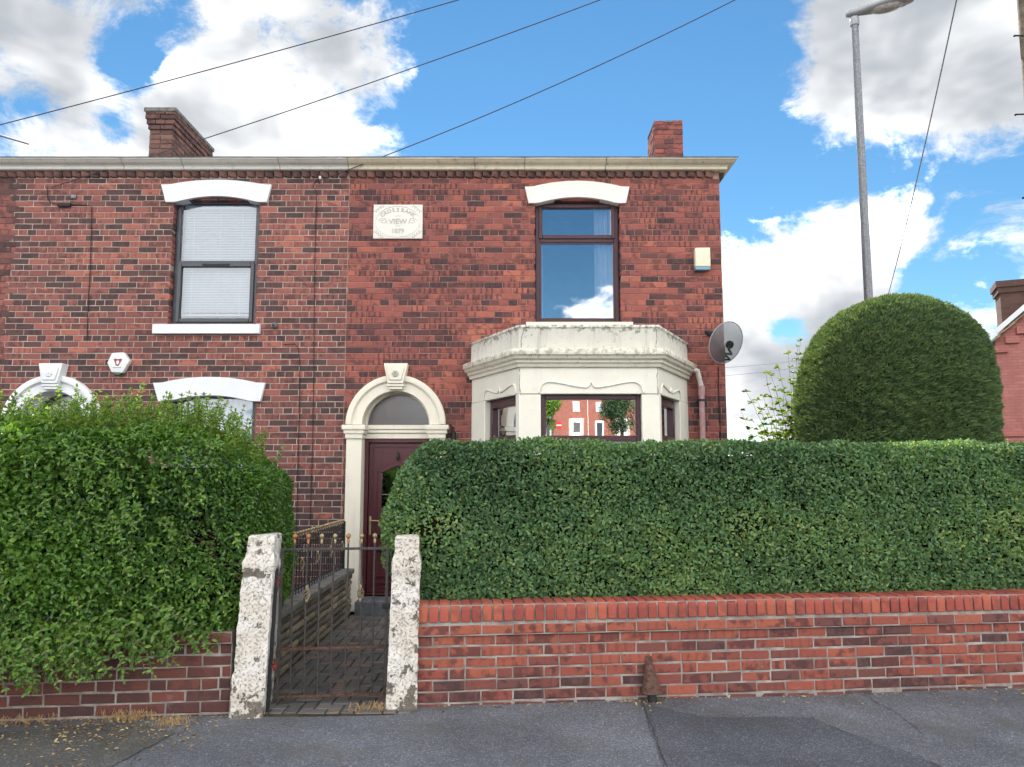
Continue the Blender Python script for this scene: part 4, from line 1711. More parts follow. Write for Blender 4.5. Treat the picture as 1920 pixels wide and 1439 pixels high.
m.box(LDXC - DR_I + .003, LDXC + DR_I - .003, Yd - .02, Yd + .04, .156, Z(822, YH) - .004)
m.build('front_door', MAT['frame_grey'], lefth, bevel=.005, segs=1)


# ------------------------------------------------------------------ the bay
def face_matrix(p0, p1):
    """local x along p0 -> p1, local y inward, z up"""
    p0, p1 = Vector(p0), Vector(p1)
    ex = (p1 - p0).normalized()
    ey = Vector((-ex.y, ex.x))
    M = Matrix(((ex.x, ey.x, 0, p0.x), (ex.y, ey.y, 0, p0.y), (0, 0, 1, 0), (0, 0, 0, 1)))
    return M, (p1 - p0).length


B0, B1, B2, B3 = (BAYX - BAYH, YH), (BAYX - BFH, BY), (BAYX + BFH, BY), (BAYX + BAYH, YH)
bz_head = Z(739, BY)                    # underside of the frieze
bz_corn = Z(689, BY)                    # underside of the bay cornice
bz_par = Z(657, BY)                     # foot of the parapet
bz_sill = .78
m = MB()
lay = []
for p0, p1, oa, ob in ((B0, B1, .30, .93), (B1, B2, None, None), (B2, B3, .07, .70)):
    M, L = face_matrix(p0, p1)
    if oa is None:
        u0 = X(1014, 780, BY) - p0[0]
        u1 = X(1204, 780, BY) - p0[0]
    else:
        u0, u1 = L * oa, L * ob
    lay.append((M, L, u0, u1))
bay = None
for i, (M, L, u0, u1) in enumerate(lay):
    m = MB()
    e0 = .0 if i else .0
    m.box(0, u0, 0, .17, 0, bz_head - .001, M)
    m.box(u1, L, 0, .17, 0, bz_head - .001, M)
    m.box(0, L, .003, .17, bz_head, bz_corn + .02, M)
    m.box(u0, u1, -.0, .17, 0, bz_sill, M)
    wl = m.build('bay_wall', MAT['stone_bay'], endh, bevel=.006, segs=1)
    m = MB()
    m.box(u0 - .03, u1 + .03, -.05, .16, bz_sill + .001, bz_sill + .06, M)
    m.build('bay_sill', MAT['stone_bay'], wl, bevel=.005, segs=1)
    # ogee hood line over the window
    pts = []
    hw = (u1 - u0) / 2 + .02
    uc = (u0 + u1) / 2
    rise = .125 if i == 1 else .11
    for k in range(49):
        t = k / 48 * 2 - 1
        s = abs(t)
        # round shoulders, dipping, then rising to a point in the middle
        if s > .80:
            z = rise * math.sqrt(max(0, 1 - ((s - .80) / .20) ** 2)) * .98
        else:
            q = s / .80
            z = rise * (.98 - .52 * math.sin(math.pi * (1 - q) * .5) ** 1.6)
            z += rise * .50 * max(0, 1 - q / .10) ** 1.6
        pts.append(M @ Vector((uc + t * hw, -.004, bz_head + .012 + z)))
    m = MB()
    m.tube(pts, .011, 6)
    m.build('hood_line', MAT['stone_bay'], wl, smooth=True)
    # window
    y0, y1 = .075, .14
    zt = bz_head - .004
    zb = bz_sill + .062
    ztr = Z(823, BY + .07)
    m = MB()
    vs0 = len(m.v)
    fw = .05
    for (xa, xb, za, zb_) in ((u0 + .002, u0 + fw, zb, zt), (u1 - fw, u1 - .002, zb, zt), (u0 + fw, u1 - fw, zt - fw, zt), (u0 + fw, u1 - fw, zb, zb + fw)):
        m.box(xa, xb, y0, y1, za, zb_, M)
    if i == 1:
        m.box(u0 + fw, u1 - fw, y0, y1, ztr - .03, ztr + .035, M)
    else:
        zmid = Z(826, BY + .3)
    bw = m.build('bay_window', MAT['frame_brown'], endh, bevel=.005, segs=1, label=('dark brown bay window on the left angled side', 'wide dark brown bay window facing the street', 'dark brown bay window on the right angled side')[i])
    if i == 1:
        for (za, zb_) in ((ztr + .035, zt - fw), (zb + fw, ztr - .03)):
            m = MB()
            m.box(u0 + fw, u1 - fw, .098, .106, za, zb_, M)
            m.build('pane', MAT['glass_bay'], bw)
        for (xa, xb) in ((u0 + fw, u0 + fw + .012), (u1 - fw - .012, u1 - fw)):
            m = MB()
            m.box(xa, xb, .084, .097, ztr + .04, zt - fw - .003, M)
            m.build('glazing_bead', MAT['frame_brown'], bw)
    else:
        ztr2 = ztr - .02
        m = MB()
        for (xa, xb, za, zb_) in ((u0 + .04, u0 + .10, ztr2 + .0, zt - .04), (u1 - .10, u1 - .04, ztr2, zt - .04), (u0 + .10, u1 - .10, zt - .10, zt - .04), (u0 + .10, u1 - .10, ztr2, ztr2 + .07)):
            m.box(xa, xb, y0 - .02, y0 + .04, za, zb_, M)
        m.build('opening_light', MAT['frame_brown'], bw, bevel=.006, segs=1)
        m = MB()
        m.box(u0 + fw, u1 - fw, y0 + .005, y1, ztr2 - .03, ztr2 + .03, M)
        m.build('transom', MAT['frame_brown'], bw)
        for (za, zb_) in ((ztr2 + .06, zt - .09), (zb + fw, ztr2 - .03)):
            m = MB()
            m.box(u0 + .06, u1 - .06, .098, .106, za, zb_, M)
            m.build('pane', MAT['glass_bay'], bw)
        # net curtain behind
        m = MB()
        vs = []
        n_ = 60
        for k in range(n_ + 1):
            t = k / n_
            yy = .24 + .018 * math.sin(t * 50)
            vs += [M @ Vector((u0 + .05 + (u1 - u0 - .1) * t, yy, zb)), M @ Vector((u0 + .05 + (u1 - u0 - .1) * t, yy, zt - .02))]
        m.add(vs, [(2 * k, 2 * k + 2, 2 * k + 3, 2 * k + 1) for k in range(n_)])
        m.build('net_curtain', MAT['curtain'], bw, smooth=True)
bpath = [B0, B1, B2, B3]
h = bz_par - bz_corn
bprof = [(-.1, bz_corn), (.03, bz_corn), (.035, bz_corn + .2 * h), (.06, bz_corn + .25 * h), (.06, bz_corn + .38 * h), (.095, bz_corn + .46 * h), (.105, bz_corn + .62 * h),
         (.125, bz_corn + .66 * h), (.125, bz_corn + .97 * h), (.09, bz_corn + 1.06 * h), (-.1, bz_corn + 1.08 * h)]
MB().sweep(bpath, bprof).build('bay_cornice', MAT['stone_cornice'], endh, bevel=.004, segs=1)
pz0, pz1 = bz_par + .005, BAYTOP
pprof = [(-.14, pz0), (.012, pz0), (.006, pz1 - .035), (.022, pz1 - .03), (.022, pz1), (-.14, pz1 + .005)]
MB().sweep(bpath, pprof).build('bay_parapet', MAT['stone_parapet'], endh, bevel=.004, segs=1)
# open cracks at the two front corners and block joints on the piers
def crack(pts, parent, w=.004):
    q = MB()
    vs = []
    for i, p in enumerate(pts):
        ww = w * rnd.uniform(.3, 1.3)
        vs += [(p[0] - ww, p[1], p[2]), (p[0] + ww, p[1], p[2])]
    q.add(vs, [(2 * i, 2 * i + 1, 2 * i + 3, 2 * i + 2) for i in range(len(pts) - 1)])
    q.build('crack', MAT['seam'], parent)


for cx_, sgn in ((B1[0], 1), (B2[0], -1)):
    for (za, zb_, yy, dx) in ((bz_head - .02, bz_corn - .01, BY - .002, .012), (pz0 + .01, pz1 - .05, BY - .016, .03)):
        k = 14
        walk, pts = 0.0, []
        for i in range(k + 1):
            walk += rnd.uniform(-.006, .006)
            pts.append((cx_ + sgn * dx + walk, yy, za + (zb_ - za) * (i + rnd.uniform(-.3, .3)) / k))
        crack(pts, endh, .0028)
    m = MB()
    a_, b_ = (B1[0] + .012, B1[0] + lay[1][2]) if sgn > 0 else (B1[0] + lay[1][3], B2[0] - .012)
    m.box(a_, b_, BY - .0015, BY + .01, bz_head - .0035, bz_head - .0005)
    m.build('block_joint', MAT['seam'], endh)
# flat lead roof of the bay
m = MB()
q = [(B0[0] + .12, YH - .002), (B1[0] + .08, BY + .12), (B2[0] - .08, BY + .12), (B3[0] - .12, YH - .002)]
m.add([(x, y, pz1 - .06) for x, y in q] + [(x, y, pz1 - .12) for x, y in q], [(0, 1, 2, 3), (7, 6, 5, 4)] + [(i, i + 4, (i + 1) % 4 + 4, (i + 1) % 4) for i in range(4)])
m.build('bay_roof', MAT['lead'], endh)

# rainwater pipe beside the bay
px_ = X(1316, 760, YH - .07)
ptop = Z(693, YH - .1)
m = MB()
m.tube([(B3[0] + .03, YH - .13, ptop), (B3[0] + .10, YH - .12, ptop - .02), (px_ - .03, YH - .09, ptop - .10), (px_, YH - .075, ptop - .22), (px_, YH - .075, Z(735, YH - .08))], .030, 12)
dp = m.build('rainwater_pipe', MAT['pipe_white'], endh, smooth=True)
m = MB()
m.tube([(px_, YH - .075, Z(736, YH - .08)), (px_, YH - .075, .05)], .036, 12)
m.tube([(px_, YH - .075, Z(724, YH - .08)), (px_, YH - .075, Z(742, YH - .08))], .043, 12)
m.build('lower_pipe', MAT['pipe_pink'], dp, smooth=True)
m = MB()
m.tube([(px_, YH - .075, Z(749, YH - .08)), (px_, YH - .075, Z(753, YH - .08))], .0435, 12)
m.box(px_ - .06, px_ + .06, YH - .04, YH - .02, Z(753, YH - .08), Z(749, YH - .08))
m.build('pipe_clip', MAT['iron'], dp)


# ------------------------------------------------------------------ chimneys
def chimney(house, x0, x1, y0, y1, ztop, mat, mort, corbel, limit, seed, nm='chimney', ztip=None):
    z0 = 5.75
    m = MB()
    m.box(x0 + .01, x1 - .01, y0 + .01, y1 - .01, z0 - .3, ztop - .01)
    ch = m.build(nm, mort, house)
    r = random.Random(seed)
    cz = z0 - .2
    k = 0
    org = wloc(house)
    levels = []
    while cz < ztop - .03:
        left = (ztop - cz) / .0762
        out = 0.0
        if corbel:
            out = .055 if left < 1.9 else .04 if left < 3.2 else .02 if left < 4.4 else 0
        levels.append((cz, out))
        cz += .0762
    joined = []
    for cz, out in levels:
        k += 1
        for side in range(2):
            L = (x1 - x0 + 2 * out) if side == 0 else (y1 - y0 + 2 * out)
            n_ = max(1, round(L / (.225 if (k + side) % 2 else .15)))
            for i in range(n_):
                a0, a1 = L * i / n_, L * (i + 1) / n_
                m = MB()
                t = min(1, max(0, r.gauss(.5, .22)))
                j = .004
                if side == 0:
                    m.box(x0 - out + a0 + j, x0 - out + a1 - j, y0 - out + r.uniform(-.004, .004), y0 + .09, cz + j, cz + .0762 - j)
                else:
                    # both long sides
                    m.box(x1 - .09, x1 + out + r.uniform(-.004, .004), y0 - out + a0 + j + (.09 if i == 0 else 0), y0 - out + a1 - j, cz + j, cz + .0762 - j)
                    joined.append((side, m, t))
                    m = MB()
                    t = min(1, max(0, r.gauss(.5, .22)))
                    m.box(x0 - out + r.uniform(-.004, .004), x0 + .09, y0 - out + a0 + j + (.09 if i == 0 else 0), y0 - out + a1 - j, cz + j, cz + .0762 - j)
                joined.append((side, m, t))
    for side, m, t in joined:
        o = m.build('brick', mat, ch, bevel=.004, segs=1)
        o['tone'] = t
    return ch


def chim_top(py, Y): return Z(py, Y)


cy0, cy1 = 11.4, 12.8
c1 = chimney(lefth, X(279, 270, cy0), X(322, 270, cy0), cy0, cy1, Z(213, cy0), MAT['brick_chimney'], MAT['mortar_dark'], True, 300, 61)
m = MB()
a, b = X(279, 270, cy0), X(322, 270, cy0)
m.box(a - .075, b + .075, cy0 - .075, cy1 + .075, Z(213, cy0), Z(205, cy0))
m.build('chimney_cap', MAT['side_coping'], c1, bevel=.012, segs=1)
c2 = chimney(endh, X(1227, 260, 11.4), X(1281, 260, 11.4), 11.4, 12.0, Z(229, 11.4), MAT['brick_right'], MAT['mortar_brown'], False, 300, 62)
m = MB()
a, b = X(1227, 260, 11.4), X(1281, 260, 11.4)
m.add([(a, 11.4, Z(229, 11.4)), (b, 11.4, Z(229, 11.4)), (b, 12, Z(229, 11.4)), (a, 12, Z(229, 11.4)), (a + .01, 11.41, Z(227, 11.4)), (b, 11.41, Z(224.5, 11.4)), (b, 11.99, Z(224.5, 11.4)), (a + .01, 11.99, Z(227, 11.4))],
      [(0, 1, 5, 4), (1, 2, 6, 5), (2, 3, 7, 6), (3, 0, 4, 7), (4, 5, 6, 7), (3, 2, 1, 0)])
m.build('flaunching', MAT['side_coping'], c2)

# ------------------------------------------------------------------ plaque
PY = YH - .03
pl = thing('date_plaque', 'cream carved date plaque reading CROSSBANK VIEW 1879 set in red brick', 'plaque', (X(746, 415, YH), YH, Z(447, YH)))
x0, x1, z0, z1 = X(700, 415, PY), X(792, 415, PY), Z(447.5, PY), Z(384, PY)
m = MB()
m.box(x0, x1, PY, YH + .03, z0, z1)
slab = m.build('slab', MAT['plaque'], pl, bevel=.005, segs=2)
xc, zc = (x0 + x1) / 2, (z0 + z1) / 2
hw, hh = (x1 - x0) / 2, (z1 - z0) / 2
m = MB()
n_ = 64
ell = [(xc + .92 * hw * .98 * math.cos(2 * math.pi * i / n_), zc + .90 * hh * math.sin(2 * math.pi * i / n_)) for i in range(n_ + 1)]
m.tube([(x, PY - .002, z) for x, z in ell], .005, 6, caps=False)
frame_ring(m, x0 + .022, x1 - .022, z0 + .022, z1 - .022, PY - .004, PY + .003, .006)
m.build('border', MAT['plaque'], pl, smooth=True)


def letters(txt, size, cx, cz, rot=0.0):
    cu = bpy.data.curves.new('t', 'FONT')
    cu.body = txt
    cu.size = size
    cu.align_x = 'CENTER'
    cu.align_y = 'CENTER'
    cu.extrude = .003
    cu.offset = .0012
    cu.resolution_u = 3
    o = bpy.data.objects.new('t', cu)
    COL.objects.link(o)
    bpy.context.view_layer.update()
    me = bpy.data.meshes.new_from_object(o.evaluated_get(bpy.context.evaluated_depsgraph_get()))
    M = Matrix.Translation((cx, PY - .002, cz)) @ Matrix.Rotation(-rot, 4, 'Y') @ Matrix.Rotation(math.pi / 2, 4, 'X')
    vs = [M @ v.co for v in me.vertices]
    fs = [tuple(p.vertices) for p in me.polygons]
    bpy.data.objects.remove(o)
    bpy.data.curves.remove(cu)
    bpy.data.meshes.remove(me)
    return vs, fs


m = MB()
word = 'CROSSBANK'
for i, chh in enumerate(word):
    t = (i - 4) / 4
    ang = math.pi / 2 - t * .98
    ex_, ez_ = .76 * hw, .70 * hh
    m.add(*letters(chh, .068, xc + ex_ * math.cos(ang), zc + ez_ * math.sin(ang) - .004, -math.atan2(ez_ * math.cos(ang), ex_ * math.sin(ang))))
m.add(*letters('VIEW', .098, xc, zc - .002))
m.add(*letters('1879', .082, xc, zc - .56 * hh))
m.build('lettering', MAT['plaque_cut'], pl)
m = MB()
for sx in (-1, 1):
    # scrolls beside the word
    pts = []
    for i in range(30):
        t = i / 29
        a = t * 2.6 * math.pi
        r_ = .045 * (1 - .75 * t)
        pts.append((xc + sx * (.60 * hw + r_ * 1.25 * math.cos(a)), PY - .001, zc + .004 + r_ * .9 * math.sin(a)))
    m.tube(pts, .0038, 5)
    m.tube([(xc + sx * .42 * hw, PY, zc - .03), (xc + sx * .5 * hw, PY, zc + .02), (xc + sx * .52 * hw, PY, zc + .05)], .0035, 5)
    for sz in (-1, 1):
        # leaf sprays in the corners
        for q in range(4):
            bx, bz = xc + sx * (.90 - .09 * q) * hw, zc + sz * (.86 - .10 * (3 - q)) * hh
            pts = []
            for i in range(12):
                t = i / 11
                a = t * 4.2
                r_ = .022 * (1 - .6 * t)
                pts.append((bx + sx * r_ * math.cos(a), PY - .001, bz + sz * r_ * math.sin(a)))
            m.tube(pts, .0042, 5)
m.tube([(xc - .035, PY, zc + .31 * hh), (xc, PY, zc + .34 * hh), (xc + .035, PY, zc + .31 * hh)], .003, 5)
m.tube([(xc - .03, PY, zc - .29 * hh), (xc, PY, zc - .26 * hh), (xc + .03, PY, zc - .29 * hh)], .003, 5)
stuff(m.build('carved_scrolls', MAT['plaque_cut'], pl, smooth=True))

# ------------------------------------------------------------------ things fixed to the walls
# white hexagonal alarm box
c = at(222, 681, YH - .05)
hx = thing('alarm_box', 'white hexagonal alarm box with maroon shield badge on the left house', 'alarm box', (c.x, YH, c.z))


def hexa(s):
    pts = [(-20, 0), (-12, 19), (10, 20), (22, 4), (10, -19), (-11, -18)]
    return [(c.x + x * s * .0066, c.z + z * s * .0066) for x, z in pts]


m = MB()
m.prism(hexa(1.0), YH - .07, YH + .004)
m.build('case', MAT['white_plastic'], hx, bevel=.012, segs=2)
m = MB()
m.prism([(c.x - .072, c.z - .105), (c.x + .060, c.z - .110), (c.x + .045, c.z - .150), (c.x, c.z - .160), (c.x - .055, c.z - .140)], YH - .062, YH + .003)
m.build('lamp_base', MAT['green_plastic'], hx, bevel=.008, segs=1)
m = MB()
m.prism([(c.x - .055, c.z + .045), (c.x - .03, c.z + .055), (c.x, c.z + .045), (c.x + .035, c.z + .055), (c.x + .06, c.z + .04), (c.x + .04, c.z + .01), (c.x + .02, c.z - .03), (c.x, c.z - .045), (c.x - .025, c.z - .03), (c.x - .035, c.z + .01)], YH - .0715, YH - .068)
m.build('shield_badge', MAT['shield_red'], hx)
m = MB()
m.prism([(c.x - .012, c.z + .025), (c.x + .015, c.z + .028), (c.x + .018, c.z - .005), (c.x - .004, c.z - .024), (c.x - .016, c.z - .005)], YH - .073, YH - .0712)
m.build('badge_centre', MAT['white_plastic'], hx)
m = MB()
m.box(c.x - .055, c.x + .05, YH - .0712, YH - .069, c.z - .066, c.z - .058)
m.build('badge_line', MAT['lead'], hx)

# cream alarm box near the corner
c = at(1317, 486, YH - .06)
ab = thing('alarm_box', 'cream rectangular alarm box with pale blue base near the right corner', 'alarm box', (c.x, YH, c.z - .14))
m = MB()
w_, h_ = .098, .145
m.prism([(c.x - w_, c.z - h_ * .72), (c.x + w_, c.z - h_ * .72), (c.x + w_, c.z + h_), (c.x - w_ * .97, c.z + h_ * .98)], YH - .085, YH + .004)
m.build('case', MAT['cream_plastic'], ab, bevel=.016, segs=3)
m = MB()
m.box(c.x - w_ * .97, c.x + w_ * .97, YH - .082, YH + .003, c.z - h_, c.z - h_ * .725)
m.build('lamp_base', MAT['blue_plastic'], ab, bevel=.01, segs=2)

# CCTV camera
c = at(513, 610, YH - .05)
cc = thing('security_camera', 'small grey dome security camera on the wall right of the white sill', 'camera', (c.x, YH, c.z))
m = MB()
m.lathe([(.04, 0), (.042, .02), (.036, .035), (.030, .06), (.012, .07)], (c.x, YH + .002, c.z), 14, Matrix.Rotation(math.pi / 2, 3, 'X'))
m.build('body', MAT['steel'], cc, smooth=True)
m = MB()
m.lathe([(.015, .068), (.017, .078), (.004, .083)], (c.x + .004, YH + .002, c.z - .003), 12, Matrix.Rotation(math.pi / 2, 3, 'X'))
m.build('lens', MAT['iron'], cc, smooth=True)

# junction box high on the left house
c = at(138, 369, YH - .02)
m = MB()
m.box(c.x - .032, c.x + .032, YH - .03, YH + .004, c.z - .026, c.z + .026)
m.box(c.x - .022, c.x + .022, YH - .036, YH - .0302, c.z - .016, c.z + .016)
tag(m.build('junction_box', MAT['steel'], bevel=.003, segs=1), 'small grey junction box high on the left house wall', 'junction box')


# wall cables
def wall_cable(name, label, pts, r_=.0042, mat=None, y=YH - .012):
    P = []
    for i, (px, py) in enumerate(pts):
        P.append(at(px, py, y) + Vector((rnd.uniform(-.003, .003), 0, 0)))
    o = MB().tube(P, r_, 6).build(name, mat or MAT['cable'], smooth=True)
    return tag(o, label, 'cable')


wall_cable('wall_cable', 'black cable dropping down the wall beside the joint of the two houses', [(600, 334), (592, 339), (588, 350), (594, 362), (592, 430), (590, 520), (589, 620), (588, 720), (586, 830), (583, 930), (580, 1010), (578, 1090)])
wall_cable('wall_cable', 'short black cable left of the joint, below the camera', [(532, 646), (553, 645), (560, 655), (562, 680), (562, 740), (560, 830), (558, 930), (556, 1030)])
wall_cable('wall_cable', 'thin black cable down the left house from the junction box', [(88, 350), (89, 372), (95, 380), (112, 384), (134, 384), (158, 385), (172, 387), (171, 440), (169, 500), (166, 560), (163, 640)], .005)
wall_cable('wall_cable', 'thin dark cable on the right corner of the end house below the dish', [(1347, 688), (1348, 740), (1350, 800), (1351, 860), (1352, 940)], .006)
c = at(120, 384, YH - .02)
m = MB()
m.box(c.x - .085, c.x + .085, YH - .035, YH - .004, c.z - .03, c.z + .02)
tag(m.build('cable_splice', MAT['cable'], bevel=.012, segs=2), 'dark cable splice lump on the left house wall', 'cable splice')
# bracket and insulator where the wire lands
c = at(597, 341, YH - .05)
wb = thing('wire_bracket', 'small iron wire bracket high on the wall at the house joint', 'bracket', (c.x, YH, c.z))
m = MB()
m.tube([(c.x, YH + .002, c.z), (c.x, YH - .07, c.z + .005), (c.x + .03, YH - .09, c.z + .03)], .008, 8)
m.build('hook', MAT['iron'], wb, smooth=True)
m = MB()
m.lathe([(.012, -.02), (.02, -.01), (.014, 0), (.02, .012), (.01, .022)], (c.x + .03, YH - .09, c.z + .035), 10)
m.build('insulator', MAT['white_plastic'], wb, smooth=True)

# dark lantern bracket right of the door
c = at(848, 812, YH - .06)
wl_ = thing('wall_lantern', 'black iron wall lantern bracket right of the arched doorway', 'lantern', (c.x, YH, c.z - .12))
m = MB()
m.box(c.x - .015, c.x + .02, YH - .02, YH + .003, c.z - .1, c.z + .08)
m.build('back_plate', MAT['iron'], wl_, bevel=.005, segs=1)
m = MB()
pts = [(c.x, YH - .02, c.z + .06), (c.x - .03, YH - .06, c.z + .10), (c.x - .055, YH - .09, c.z + .07), (c.x - .05, YH - .10, c.z + .01)]
m.tube(pts, .008, 8)
m.tube([(c.x + .01, YH - .02, c.z - .05), (c.x - .02, YH - .07, c.z - .03), (c.x - .05, YH - .10, c.z + .0)], .007, 8)
m.build('arm', MAT['iron'], wl_, smooth=True)
m = MB()
m.lathe([(.012, .05), (.035, .03), (.028, -.06), (.018, -.09), (.006, -.10)], (c.x + .018, YH - .05, c.z - .03), 6)
m.build('lamp_head', MAT['iron'], wl_)

# satellite dish seen from behind
dc = at(1363, 644, 9.22)
dish = thing('satellite_dish', 'grey perforated satellite dish on the right corner of the end house', 'satellite dish', tuple(dc))
dn = Vector((-.25, .85, .42)).normalized()      # the way it looks
M3 = dn.to_track_quat('Z', 'Y').to_matrix() @ Matrix.Rotation(math.radians(90), 3, 'Z')
m = MB()
vs, fs = [], []
rings_, seg = 8, 40
for i in range(rings_ + 1):
    t = max(.02, i / rings_)
    for k in range(seg):
        a = 2 * math.pi * k / seg
        vs.append(M3 @ Vector((.262 * t * math.cos(a), .222 * t * math.sin(a), .075 * t * t - .05)) + dc)
for i in range(rings_):
    for k in range(seg):
        fs.append((i * seg + k, i * seg + (k + 1) % seg, (i + 1) * seg + (k + 1) % seg, (i + 1) * seg + k))
fs.append(tuple(range(seg)))
m.add(vs, fs)
m.build('reflector', MAT['dish'], dish, smooth=True)
m = MB()
rim = [M3 @ Vector((.262 * math.cos(2 * math.pi * k / 40), .222 * math.sin(2 * math.pi * k / 40), .025)) + dc for k in range(41)]
m.tube(rim, .006, 6, caps=False)
m.build('rim', MAT['lamp_body'], dish, smooth=True)
back = M3 @ Vector((0, 0, -.06)) + dc
wallp = Vector((XR + .01, YH + .08, back.z - .03))
m = MB()
m.tube([back, back + Vector((-.02, -.02, -.05)), Vector((XR + .06, YH - .08, back.z - .06)), wallp], .016, 8)
m.box(XR - .0, XR + .012, YH + .02, YH + .16, back.z - .12, back.z + .06)
m.build('wall_mount', MAT['iron'], dish, smooth=True)
m = MB()
m.lathe([(.02, -.02), (.05, -.015), (.05, .01), (.03, .03)], tuple(back), 10, M3)
m.build('back_bracket', MAT['iron'], dish, smooth=True)
tipf = M3 @ Vector((.02, -.06, .34)) + dc
low = dc + Vector((.03, .0, -.20))
m = MB()
m.tube([low - Vector((.06, 0, 0)), low, low + (tipf - low) * .5 + Vector((0, 0, -.03)), tipf], .012, 8)
arm = m.build('feed_arm', MAT['iron'], dish, smooth=True)
m = MB()
m.tube([tipf + M3 @ Vector((0, 0, .05)), tipf, tipf - M3 @ Vector((0, 0, .07))], [.03, .034, .022], 12)
m.tube([tipf + Vector((.05, 0, .02)), tipf + Vector((-.05, 0, .03))], .02, 8)
m.build('receiver_head', MAT['iron'], dish, smooth=True)

# ------------------------------------------------------------------ rusty spout at the wall foot
c = gp(1218, 1312)
sx_, sy_ = c[0], wall_y(c[0]) - .0
sp = thing('rusty_drain_spout', 'rusty conical metal drain spout at the foot of the orange brick wall', 'drain spout', (sx_, sy_ - .07, 0))
m = MB()
vs, fs = [], []
n_ = 20
for i, (z, rr, yy) in enumerate(((.285, .010, -.015), (.26, .018, -.02), (.20, .030, -.035), (.12, .046, -.05), (.055, .060, -.065), (.052, .055, -.065))):
    for k in range(n_):
        a = 2 * math.pi * k / n_
        vs.append((sx_ + 1.3 * rr * math.cos(a) + .012 * (1 - z / .29), sy_ + yy + rr * .8 * math.sin(a), z))
for i in range(5):
    for k in range(n_):
        fs.append((i * n_ + k, i * n_ + (k + 1) % n_, (i + 1) * n_ + (k + 1) % n_, (i + 1) * n_ + k))
fs.append(tuple(range(n_ - 1, -1, -1)))
m.add(vs, fs)
m.build('cone', MAT['rust'], sp, smooth=True)
m = MB()
m.box(sx_ - .02, sx_ + .025, sy_ - .02, sy_ + .006, .22, .305)
m.tube([(sx_, sy_ - .018, .268), (sx_, sy_ - .03, .268)], .008, 8)
m.build('fixing_strap', MAT['rust'], sp, bevel=.003, segs=1)
m = MB()
m.tube([(sx_ + .012, sy_ - .062, .055), (sx_ + .014, sy_ - .066, .0), (sx_ + .014, sy_ - .066, -.03)], .034, 12)
m.build('pipe_end', MAT['iron'], sp, smooth=True)

# ------------------------------------------------------------------ overhead wires, poles, lamp, aerial
PP = at(1938, 120, 9.4)
pole_top = at(1908, -290, 9.4)
pole = thing('utility_pole', 'weathered wooden utility pole with iron climbing pegs at the right edge', 'utility pole', (PP.x, 9.4, 0))
m = MB()
m.tube([(PP.x + .02, 9.4, -.2), (PP.x, 9.4, 4), (PP.x, 9.4, pole_top.z + .2)], [.16, .145, .12], 16)
m.build('shaft', MAT['wood_pole'], pole, smooth=True)
for py, px in ((-3, 1893), (68, 1902), (216, 1904), (-70, 1890), (372, 1918)):
    e = at(px, py, 9.3)
    m = MB()
    m.tube([(PP.x - .1, 9.38, e.z + .05), (e.x + .012, 9.31, e.z + .012), (e.x, 9.3, e.z)], [.011, .011, .014], 8)
    m.build('climbing_peg', MAT['iron'], pole, smooth=True)
ptip = Vector((PP.x, 9.4, pole_top.z + .05))
m = MB()
m.box(PP.x - .4, PP.x + .4, 9.27, 9.29, ptip.z - .05, ptip.z + .05)
m.build('cross_arm', MAT['iron'], pole)


def wire(label, a, b, sag, r_=.006, mat=None, n_=28):
    a, b = Vector(a), Vector(b)
    pts = []
    for i in range(n_ + 1):
        t = i / n_
        p = a.lerp(b, t)
        p.z -= sag * 4 * t * (1 - t)
        pts.append(p)
    return tag(MB().tube(pts, r_, 6).build('overhead_wire', mat or MAT['wire'], smooth=True), label, 'wire')


# the wires run from the houses up to the pole top
wire('topmost dark overhead wire crossing the sky on the left', at(-260, 300, 8.9), ptip + Vector((-.35, -.1, .02)), .16, .0062)
wire('middle dark overhead wire passing the left chimney to the left house', at(95, 352, YH - .03), ptip + Vector((-.1, -.1, .02)), .20, .0062)
wire('lowest dark overhead wire landing at the bracket between the two houses', at(601, 338, YH - .1), ptip + Vector((.15, -.1, .02)), .30, .0062)
wire('pale thin wire slanting down behind the domed evergreen', at(1655, 590, 24), ptip + Vector((-.3, .1, 0)), .3, .012, MAT['wire_pale'])
for i, (p, q, lb) in enumerate((((1365, 686), (1560, 668), 'upper of two thin distant wires right of the house corner'), ((1365, 702), (1560, 680), 'lower of two thin distant wires right of the house corner'))):
    wire(lb, at(p[0] - 60, p[1] + 6, 40), at(q[0], q[1], 34), .1, .010, MAT['wire_pale'])

# street lamp behind the domed evergreen
LY = 12.2
base_l = at(1640, 800, LY)
lt = at(1602, 36, LY)
lamp = thing('street_lamp', 'tall grey steel street lamp behind the domed evergreen', 'street lamp', (base_l.x, LY, 0))
m = MB()
m.tube([(base_l.x, LY, -.1), (base_l.x, LY, 1.4)], .09, 16)
m.tube([(base_l.x, LY, 1.4), ((base_l.x * .5 + lt.x * .5), LY, 1.4 + (lt.z - 1.4) * .5), (lt.x, LY, lt.z)], [.076, .066, .057], 16)
m.build('column', MAT['steel'], lamp, smooth=True)
